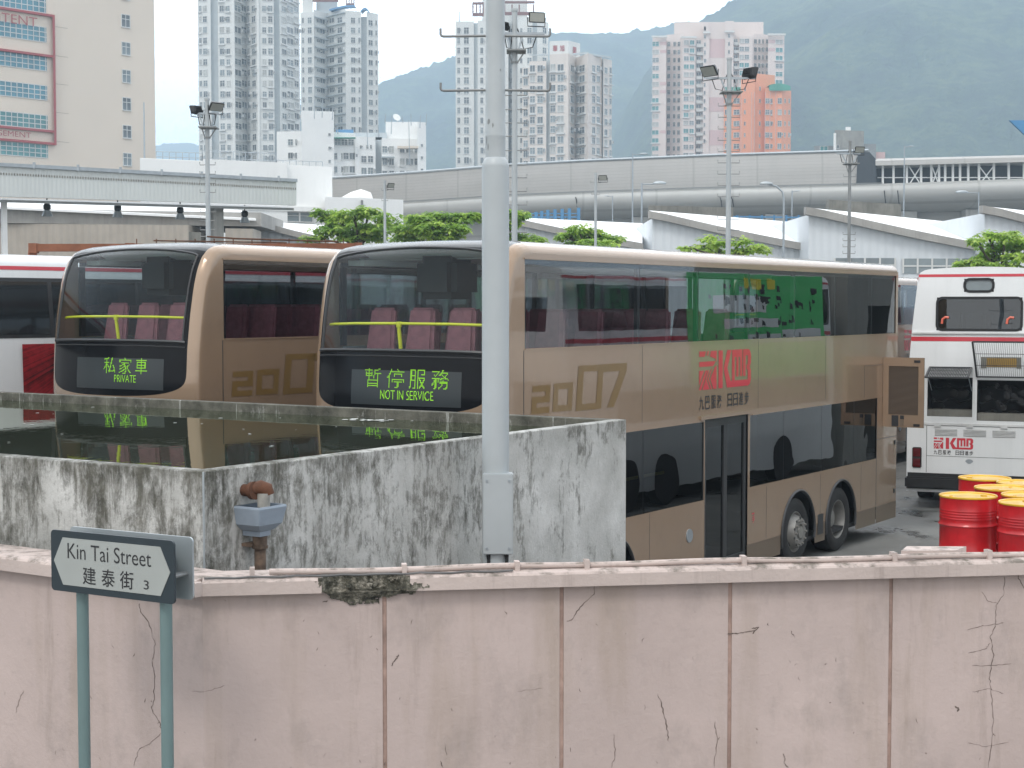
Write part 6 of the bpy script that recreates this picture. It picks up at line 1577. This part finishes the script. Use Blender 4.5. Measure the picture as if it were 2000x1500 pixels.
T.cols((1274, Y), (1301, Y - 1), [(1280, 12, 8)], rows, KT); T.cols((1499, Y - 1), (1531, Y), [(1521, 13, 8)], [r - 4 for r in rows], KT); T.cols((1332, Y), (1358, Y), [(1340, 9, 8), (1351, 8, 8)], [r - 3 for r in rows], KT); T.cols((1443, Y), (1469, Y), [(1448, 8, 8), (1458, 8, 8)], [r - 6 for r in rows], KT)
T.cols((1301, Y + 8), (1335, Y + 5), [(1306, 5, 8), (1317, 4, 8), (1326, 5, 8)], rows, KD); T.cols((1358, Y + 2), (1374, Y + 2), [(1364, 8, 6)], [r - 4 for r in rows], KD); T.cols((1373, Y - 1), (1385, Y - 1), [(1376, 3, 7)], [r - 46 + 15.7 for r in [rows[0]] + rows], KD); T.cols((1415, Y - 1), (1432, Y - 1), [(1423, 3, 7)], [r - 16 for r in rows], KD); T.cols((1431, Y + 2), (1443, Y + 2), [(1436, 7, 6)], [r - 6 for r in rows], KD)
T.cols((1471, Y + 5), (1500, Y + 8), [(1474, 6, 8), (1482, 4, 8), (1489, 3, 8), (1497, 4, 8)], [r - 5 for r in rows], KD)
for y0, y1 in ((76, 113), (190, 218), (254, 284)): T.band([(1385, Y), (1415, Y)], y0, y1, 't_rose', 'rose_band', .06)
for i in (0, 1, 5, 6, 11): 
    T.band([(1289, Y - .5), (1301, Y - 1)], 82 + 15.7 * i, 88 + 15.7 * i, 't_rose', 'rose_band', .1); T.band([(1500, Y - 1), (1513, Y - .5)], 78 + 15.7 * i, 84 + 15.7 * i, 't_rose', 'rose_band', .1)
for x0, x1, y0 in ((1272, 1303, 70), (1498, 1533, 66), (1330, 1360, 71), (1372, 1386, 62), (1414, 1433, 60)): T.band([(x0, Y - 1.5), (x1, Y - 1.5)], y0, y0 + 3.5, 't_white', 'cornice', .6)
for i in range(15): T.band([(1359, Y + 2), (1373, Y + 2)], 88 + 15.7 * i - 1, 88 + 15.7 * i + 5, 't_white', 'balcony', 1.1)
for i in range(4): T.band([(1432, Y + 2), (1443, Y + 2)], 86 + 15.7 * i - 3, 86 + 15.7 * i + 3, 't_white', 'balcony', 1.1)
T.done()

# orange building
T = Tower('apartment_block', 'bright orange apartment block with green roof canopies in front of the pink tower', 'building', 1490, 480)
Y = 480
T.facets([(1414, Y + 4), (1448, Y + 2)], 183, 't_orange'); T.facets([(1447, Y), (1474, Y - 1)], 150, 't_orange'); T.facets([(1473.6, Y), (1513, Y + 4)], 147, 't_orange'); T.facets([(1494, Y), (1527, Y - 1), (1545, Y + 6)], 177, 't_orange')
rows = [197 + 22.2 * i for i in range(6)]
T.cols((1414, Y + 4), (1448, Y + 2), [(1419, 5, 9), (1439, 10, 9)], rows, KW); T.cols((1447, Y), (1474, Y - 1), [(1455, 2.6, 7)], [174] + rows, KD); T.cols((1474, Y), (1494, Y + 2), [(1484, 2.6, 7)], [173] + rows, KD); T.cols((1494, Y), (1527, Y - 1), [(1499, 7, 9), (1507, 3, 8), (1523, 7, 10)], rows, KW); T.cols((1527, Y - 1), (1545, Y + 6), [(1533, 3, 8), (1541, 3, 8)], rows, KD)
for px in (1447.5, 1468, 1473.5, 1494.5, 1504, 1515): T.band([(px - .4, Y - 1.6), (px + .4, Y - 1.6)], 180, 320, 't_rose', 'drain_pipe', .15)
mb = MB(); L = []
for i in range(13): u = i / 12; a = at(1502 + 42 * u, 177 - 14 * math.sin(math.pi * min(1, u * .5 + .28)), Y - 1.5); L.append((a, a + Vector((0, 9, 0)), at(1502 + 42 * u, 177, Y - 1.5)))
mb.grid([[l[0] for l in L], [l[1] for l in L]]); mb.grid([[l[2] for l in L], [l[0] for l in L]]); obj('roof_canopy', mb, M['green_roof'], T.t, world=True)
T.facets([(1415, Y + 2), (1446, Y + 2)], 170, 'green_roof', 'roof_canopy', 6, z0=at(1430, 183.4, Y + 2).z); T.done()

# cream industrial building at the left edge
T = Tower('industrial_building', 'cream industrial building at the left edge with maroon framed letters and teal windows', 'building', 150, 240)
def YC_(px): return 240 * (1 + (px - 303) / (3750 - px))
def Z_(px, py): return atr(px, py, YC_(px))
T.facets([(-160, YC_(-160)), (303, YC_(303))], -60, 'cream', depth=40)
CA = (-160, YC_(-160)); CB = (303, YC_(303))
T.cols(CA, CB, [(247, 12, 23)], [-13 + 54.1 * i for i in range(7)], [('win_mid', 'bar'), ('win_dark', 'bar')])
dC = Vector((CB[1] - CA[1], 0)) 
def strip_pt(px, py, out=0.0):
    p = Z_(px, py); a, b = atr(-160, 300, CA[1]), atr(303, 300, CB[1]); d = (b - a); d.z = 0; n = Vector((d.y, -d.x, 0)).normalized(); return p + n * out
for y0, y1 in ((-6, 26), (54, 83), (110, 139), (168, 196), (226, 253), (283, 309)):
    f = lambda px, yy: strip_pt(px, 597 - (597 - yy) * (3750 - px) / (3750 - 92), .05)
    mb = MB(); mb.add([f(-150, y1), f(92, y1), f(92, y0), f(-150, y0)], [(0, 1, 2, 3)]); w = obj('window', mb, M['win_blue'] if y0 < 200 else M['win_teal'], T.t, world=True)
    mb = MB(); g = lambda px, yy: strip_pt(px, 597 - (597 - yy) * (3750 - px) / (3750 - 92), .10)
    for px in np.arange(-148, 93, 11.3): mb.add([g(px - .8, y1), g(px + .8, y1), g(px + .8, y0), g(px - .8, y0)], [(0, 1, 2, 3)])
    for k in (0, 1, 2, 3): yy = y0 + (y1 - y0) * k / 3; mb.add([g(-150, yy + .8), g(92, yy + .8), g(92, yy - .8), g(-150, yy - .8)], [(0, 1, 2, 3)])
    obj('window_bar', mb, M['win_frame'], w, world=True)
mb = MB()
def fr_quad(x0, x1, ya, yb, out=.5):                        # bar running with the building's perspective, y read at px 100
    f = lambda px, yy, o: strip_pt(px, 597 - (597 - yy) * (3750 - px) / 3650, o)
    v = [f(x0, yb, out), f(x1, yb, out), f(x1, ya, out), f(x0, ya, out)]; w = [f(x0, yb, 0), f(x1, yb, 0), f(x1, ya, 0), f(x0, ya, 0)]
    mb.add(v + w, [(0, 1, 2, 3), (3, 2, 6, 7), (1, 0, 4, 5), (1, 5, 6, 2)])
fr_quad(-150, 101, 29, 33.5); fr_quad(-150, 101, 108.5, 113); fr_quad(-150, 101, 255, 259.5); fr_quad(-150, 101, 279, 283.5); fr_quad(101, 105.5, 29, 283.5, .51)
obj('sign_frame', mb, M['maroon'], T.t, world=True)
for word, xa, xb, ya, yb in (("CONTENT", -62, 72, 35.5, 53.5), ("MANAGEMENT", -62, 57, 261, 271.5)):
    mb = MB(); add_text(mb, word, lambda px, yy: strip_pt(px, 597 - (597 - yy) * (3750 - px) / (3750 - 72), .4), xa, xb, yb, ya, -.004); obj('lettering', mb, M['maroon'], T.t, world=True)
mb = MB()
for y in (50, 107, 162, 218, 275): 
    f = lambda px, yy: strip_pt(px, 597 - (597 - yy) * (3750 - px) / 3650, .03); mb.add([f(106, y + 1), f(134, y + 1), f(134, y), f(106, y)], [(0, 1, 2, 3)])
obj('panel_groove', mb, plain("dark_cream_groove", (.42, .36, .29, 1), .9), T.t, world=True)
T.done()
mb = MB(); p = at(282, 330, 150); q = at(281, 200, 150); mb.cyl((p.x, 150, 0), (q.x, 150, q.z), .16, .06, 8)
tag(obj('aerial_pole', mb, M['galv']), 'thin grey aerial pole standing before the cream building', 'pole')

# long white building behind the canopy
T = Tower('white_building', 'long low white building with roof railing and curved duct behind the canopy', 'building', 520, 125)
def YW(px): return 118 * (1 + (px - 270) / (6500 - px))
T.facets([(272, YW(272)), (648, YW(648))], 326, 'white_wall', depth=25)
T.facets([(272, YW(272) - .3), (396, YW(396) - .3)], 315, 'white_wall', 'parapet', 3); T.facets([(395, YW(395) - .4), (560, YW(560) - .4)], 318, 'white_wall', 'parapet', 3)
T.facets([(634, YW(634) - 5), (787, YW(787) - 5)], 390, 'white_wall', 'annexe', 12)
T.cols((272, YW(272)), (648, YW(648)), [(445, 19, 15), (494, 18, 15)], [335], [('win_mid', 'bar'), ('win_dark', 'bar')]); T.cols((272, YW(272)), (648, YW(648)), [(452, 16, 15), (500, 32, 16), (541, 18, 17), (583, 46, 17), (400, 40, 15)], [424], [('win_dark', 'bar'), ('win_mid', 'bar')])
T.facets([(385, YW(385) - .5), (632, YW(632) - .5)], 405, 'white_wall', 'canopy', .6, z0=at(500, 411, YW(500)).z)
a, b = at(690, 400, YW(690) - 4), at(722, 372, YW(690) - 4); mb = MB(); r = .85
mb.tube([at(672, 396, YW(700) - 3), at(690, 386, YW(700) - 3), at(706, 381, YW(700) - 3), at(716, 384, YW(700) - 3), at(719, 394, YW(700) - 3), at(719, 412, YW(700) - 3)], r * .55, 14); obj('roof_duct', mb, M['duct'], T.t, 50, world=True)
mb = MB(); p = at(707, 391, YW(707) - 5.2); q = at(707, 440, YW(707) - 5.2); mb.cyl(p, q, .09, .09, 8); obj('drain_pipe', mb, M['rung'], T.t, world=True)
mb = MB()
for x0, x1, yt, yb in ((305, 395, 296, 316), (395, 540, 294, 322), (540, 630, 313, 333)):
    for u in np.linspace(0, 1, max(3, int((x1 - x0) / 11))): px = x0 + (x1 - x0) * u; p, q = at(px, yt + (6 if x0 == 395 else 3) * u, YW(px) + 2), at(px, yb + 6 * u, YW(px) + 2); mb.cyl(q, p, .03, .03, 5)
    for k in (0, .5): mb.tube([at(x0, yt + (yb - yt) * k, YW(x0) + 2), at(x1, yt + (6 if x0 == 395 else 3) + (yb - yt) * k, YW(x1) + 2)], .03, 5)
obj('roof_railing', mb, M['galv'], T.t, world=True); T.done()

# white low-rise flats
T = Tower('apartment_block', 'white low-rise flats with rooftop aerials and a satellite dish', 'building', 690, 330)
Y = 330
T.facets([(540, Y), (598, Y - 1)], 257, 'white_wall'); T.facets([(589, Y - 4), (652, Y - 2)], 218, 'white_wall'); T.facets([(587, Y - 3), (600, Y - 3)], 219, 'white_wall', 'roof_block', 4, z0=at(590, 233, Y - 3).z); T.facets([(651, Y), (694, Y + 2)], 260, 'white_wall'); T.facets([(693, Y + 1.5), (733, Y + 3)], 268, 'white_wall'); T.facets([(732, Y + 6), (746, Y + 6)], 268, 't_grey', 'recess'); T.facets([(745, Y + 3), (817, Y + 5)], 272, 'white_wall'); T.facets([(753, Y + 7), (820, Y + 7)], 238, 'white_wall', 'roof_block', 6); T.facets([(815, Y + 2), (832, Y + 3)], 239, 'white_wall')
rows = [278, 304, 330]
T.cols((540, Y), (598, Y - 1), [(567, 9, 11), (578, 2.5, 11), (593, 4.5, 12)], rows, KD); T.cols((651, Y), (694, Y + 2), [(655, 5, 11), (667, 2, 11), (675, 9, 12), (687, 9, 12)], [305, 331], KW); T.cols((651, Y), (694, Y + 2), [(659, 11, 11), (672, 11, 11), (685, 10, 11)], [278], KW); T.cols((693, Y + 1.5), (733, Y + 3), [(710, 9, 12), (723, 9, 12)], [311, 334], KW); T.cols((693, Y + 1.5), (733, Y + 3), [(704, 3, 6), (717, 3.5, 7), (724, 3, 7)], [287], KD)
T.cols((745, Y + 3), (817, Y + 5), [(751, 8.5, 12), (764, 8.5, 12), (785, 8, 12), (797, 8, 12), (804, 4, 11), (812, 5, 12)], [292, 316, 340], KW); T.cols((589, Y - 4), (652, Y - 2), [(643, 4, 5)], [263, 289, 315, 341], KD); T.cols((815, Y + 2), (832, Y + 3), [(823.5, 4, 5)], [284, 308, 332], KD)
T.facets([(650, Y - 1.5), (694, Y - 1.5)], 268, 'green_roof', 'awning', 2, z0=at(670, 271, Y).z); T.facets([(776, Y + 1.5), (817, Y + 1.5)], 285, 'cream', 'awning', 2, z0=at(790, 288, Y).z); T.facets([(744, Y + 1), (770, Y + 1)], 305, 't_grey', 'awning', 2, z0=at(750, 306.6, Y).z)
T.facets([(694, Y + 6), (755, Y + 6)], 259, 't_grey', 'roof_shed', 4, z0=at(700, 267, Y).z); T.facets([(656, Y + 5), (690, Y + 5)], 253, 'blue', 'roof_shed', 4, z0=at(660, 259, Y).z)
for px, y0, y1 in ((614, 195, 232), (629, 195, 230), (649, 205, 235), (752, 222, 240), (764, 225, 262), (787, 226, 240), (803, 222, 245), (820, 225, 250), (832, 222, 245), (718, 250, 285), (740, 245, 268), (660, 245, 262), (800, 235, 320)): mb = MB(); a, b = at(px, y1, Y - 5), at(px + random.uniform(-2, 2), y0, Y - 5); mb.cyl(a, b, .10, .06, 5); obj('aerial', mb, M['galv'], T.t, world=True)
mb = MB(); c = at(775, 229, Y - 1); bm = bmesh.new(); bmesh.ops.create_uvsphere(bm, u_segments=16, v_segments=8, radius=1); q = Vector((.45, -.75, .5)).to_track_quat('Z', 'Y').to_matrix()
for v in bm.verts: v.co = c + q @ Vector((v.co.x * .85, v.co.y * .85, min(v.co.z, 0) * .25))
mb.frombm(bm); mb.cyl(c, c + Vector((.1, .4, -1.2)), .06, .06, 6); obj('satellite_dish', mb, M['duct'], T.t, world=True); T.done()

# ------------------------------------------------------------------ curved railway station on its viaduct
sx_ = [560, 632, 740, 840, 920, 1000, 1130, 1270, 1400, 1550, 1700, 1850, 2000, 2200]; sy_ = [358, 352, 345, 338, 331.5, 325, 318, 312, 306.5, 302, 297.5, 291, 284, 272]
def Yst(px): return 63700 / (597 - float(np.interp(px, sx_, sy_)))
stn = thing('railway_station', 'long grey curved railway station on a rounded viaduct, its right end open with columns', 'station', (at(1300, 400, Yst(1300)).x, Yst(1300), 0))
def sweep(px0, px1, prof, n=60):
    rows = []
    for i in range(n + 1):
        px = px0 + (px1 - px0) * i / n; Y_ = Yst(px); x = (px - CX) / F * Y_; rows.append([(x * (Y_ - o) / Y_, Y_ - o, z) for o, z in prof])
    m = MB(); m.grid(rows); return m
ZA, ZB = 24.4, 19.95
obj('cladding', sweep(560, 1680, [(0, ZB), (.05, 20.6), (.0, 22), (-.15, 23.4), (-.35, ZA)]), M['station'], stn, 60, world=True)
obj('roof', sweep(560, 1692, [(-.20, ZA - .1), (-.1, ZA + .05), (-.2, ZA + .2), (-3, ZA + .5), (-9, ZA + .6)]), M['sign_back'], stn, 60, world=True)
obj('viaduct', sweep(560, 2200, [(-.4, 19.9), (.7, 19.9), (.7, 19.6), (.95, 19.5), (1.1, 18.9), (.9, 18.1), (.2, 17.4), (-1.2, 16.8), (-3.5, 16.4), (-8, 16.3)]), M['viaduct'], stn, 60, world=True)
obj('cable_tray', sweep(560, 1720, [(.72, 20.05), (.85, 20.05), (.85, 19.93), (.72, 19.93)]), M['rung'], stn, world=True)
mb = MB()
for px in range(600, 2200, 130): p = at(px, 420, Yst(px) + 4); mb.bx(p.x - 1.2, p.x + 1.2, p.y - 1, p.y + 1, 0, 16.4)
obj('pier', mb, M['viaduct'], stn, world=True, kind='stuff')
obj('under_wall', sweep(540, 2300, [(-6.2, 0), (-6.2, 16.35)]), M['viaduct'], stn, world=True)
def sp(px, py, o=0.0): return at(px, py, Yst(px) - o)
mb = MB(); a = [sp(1672, 366, .5), sp(1712, 364, .5), sp(1712, 312, .5), sp(1698, 297, .5), sp(1675, 297, .5)]; mb.add(a + [p + Vector((0, 6, 0)) for p in a], [(0, 1, 2, 3, 4), (1, 6, 7, 2), (2, 7, 8, 3), (3, 8, 9, 4)]); obj('end_portal', mb, M['slate'], stn, world=True)
mb = MB(); rows = []
for px in np.linspace(1710, 2200, 20): u = (px - 1712) / 288; yt = 310 - 7 * u; yb = 324 - 7 * u; rows.append([sp(px, yb, .0), sp(px, yb - .6, 1.0), sp(px, yt + 4, .9), sp(px, yt, .1), sp(px, yt, .1) + Vector((0, 8, .2)), sp(px, yb, 0) + Vector((0, 8, .1))])
mb.grid([[tuple(p) for p in r] + [tuple(r[0])] for r in rows]); obj('platform_roof', mb, M['station'], stn, world=True)
mb = MB(); rows = [[sp(px, 366, 0) + Vector((0, 5, 0)), sp(px, 316, 0) + Vector((0, 5, 0))] for px in np.linspace(1700, 2200, 20)]; mb.grid(rows); obj('platform_back', mb, M['slate'], stn, world=True)
for px in (1724, 1745, 1771, 1799, 1819, 1834, 1846, 1861, 1875, 1891, 1912, 1941, 1970, 2000, 2030):
    u = (px - 1712) / 288; mb = MB(); a, b = sp(px, 364 - 5 * u, -.3), sp(px, 322 - 7 * u, -.3); mb.beam(a, b, .26, .26); obj('column', mb, M['white_wall'], stn, world=True)
mb = MB(); pr = None
for x0, x1 in ((1775, 1799), (1820, 1834), (1912, 1941)):
    for ya, yb in ((324, 362), (362, 324)): mb.beam(sp(x0, ya, -.5), sp(x1, yb, -.5), .14, .14)
for i in range(20): a, b = 1714 + i * 16, 1714 + (i + 1) * 16; mb.beam(sp(a, 347, -.5), sp(b, 346.6, -.5), .12, .12)
obj('brace', mb, M['white_wall'], stn, world=True)
mb = MB()
for x0, x1 in ((1727, 1731), (1753, 1757), (1406, 1410), (1428, 1433), (1124, 1127)): mb.tube([sp(x0, 372 if x0 > 1700 else 385, 1.25), sp((x0 + x1) / 2, 390, 1.2), sp(x1, 404, .6)], .07, 5)
obj('drain_pipe', mb, M['rubber'], stn, world=True)
# grey block on the slope behind the station
T = Tower('rooftop_building', 'small grey concrete building showing above the station roof near its dark portal', 'building', 1655, 300)
T.facets([(1631, 300), (1688, 302)], 256, 'conc', depth=10); T.facets([(1652, 302), (1662, 302)], 248, 'white_wall', 'water_tank', 3, z0=at(1655, 256, 302).z); T.facets([(1591, 303), (1633, 303)], 285, 'win_frame_dk', 'roof_shed', 6); T.facets([(1688, 303), (1712, 303)], 281, 'win_frame_dk', 'roof_shed', 6); T.facets([(1700, 305), (1730, 305)], 297, 't_rose', 'lower_block', 6)
T.cols((1631, 300), (1688, 302), [(1637, 5, 7)], [287], KD); T.cols((1591, 303), (1633, 303), [(1610, 14, 8)], [290], [('win_teal', '')])
mb = MB(); p, q = at(1630.5, 296, 298), at(1630.5, 260, 298); mb.cyl(p, q, .25, .25, 8); obj('vent_pipe', mb, M['duct'], T.t, world=True); T.done()
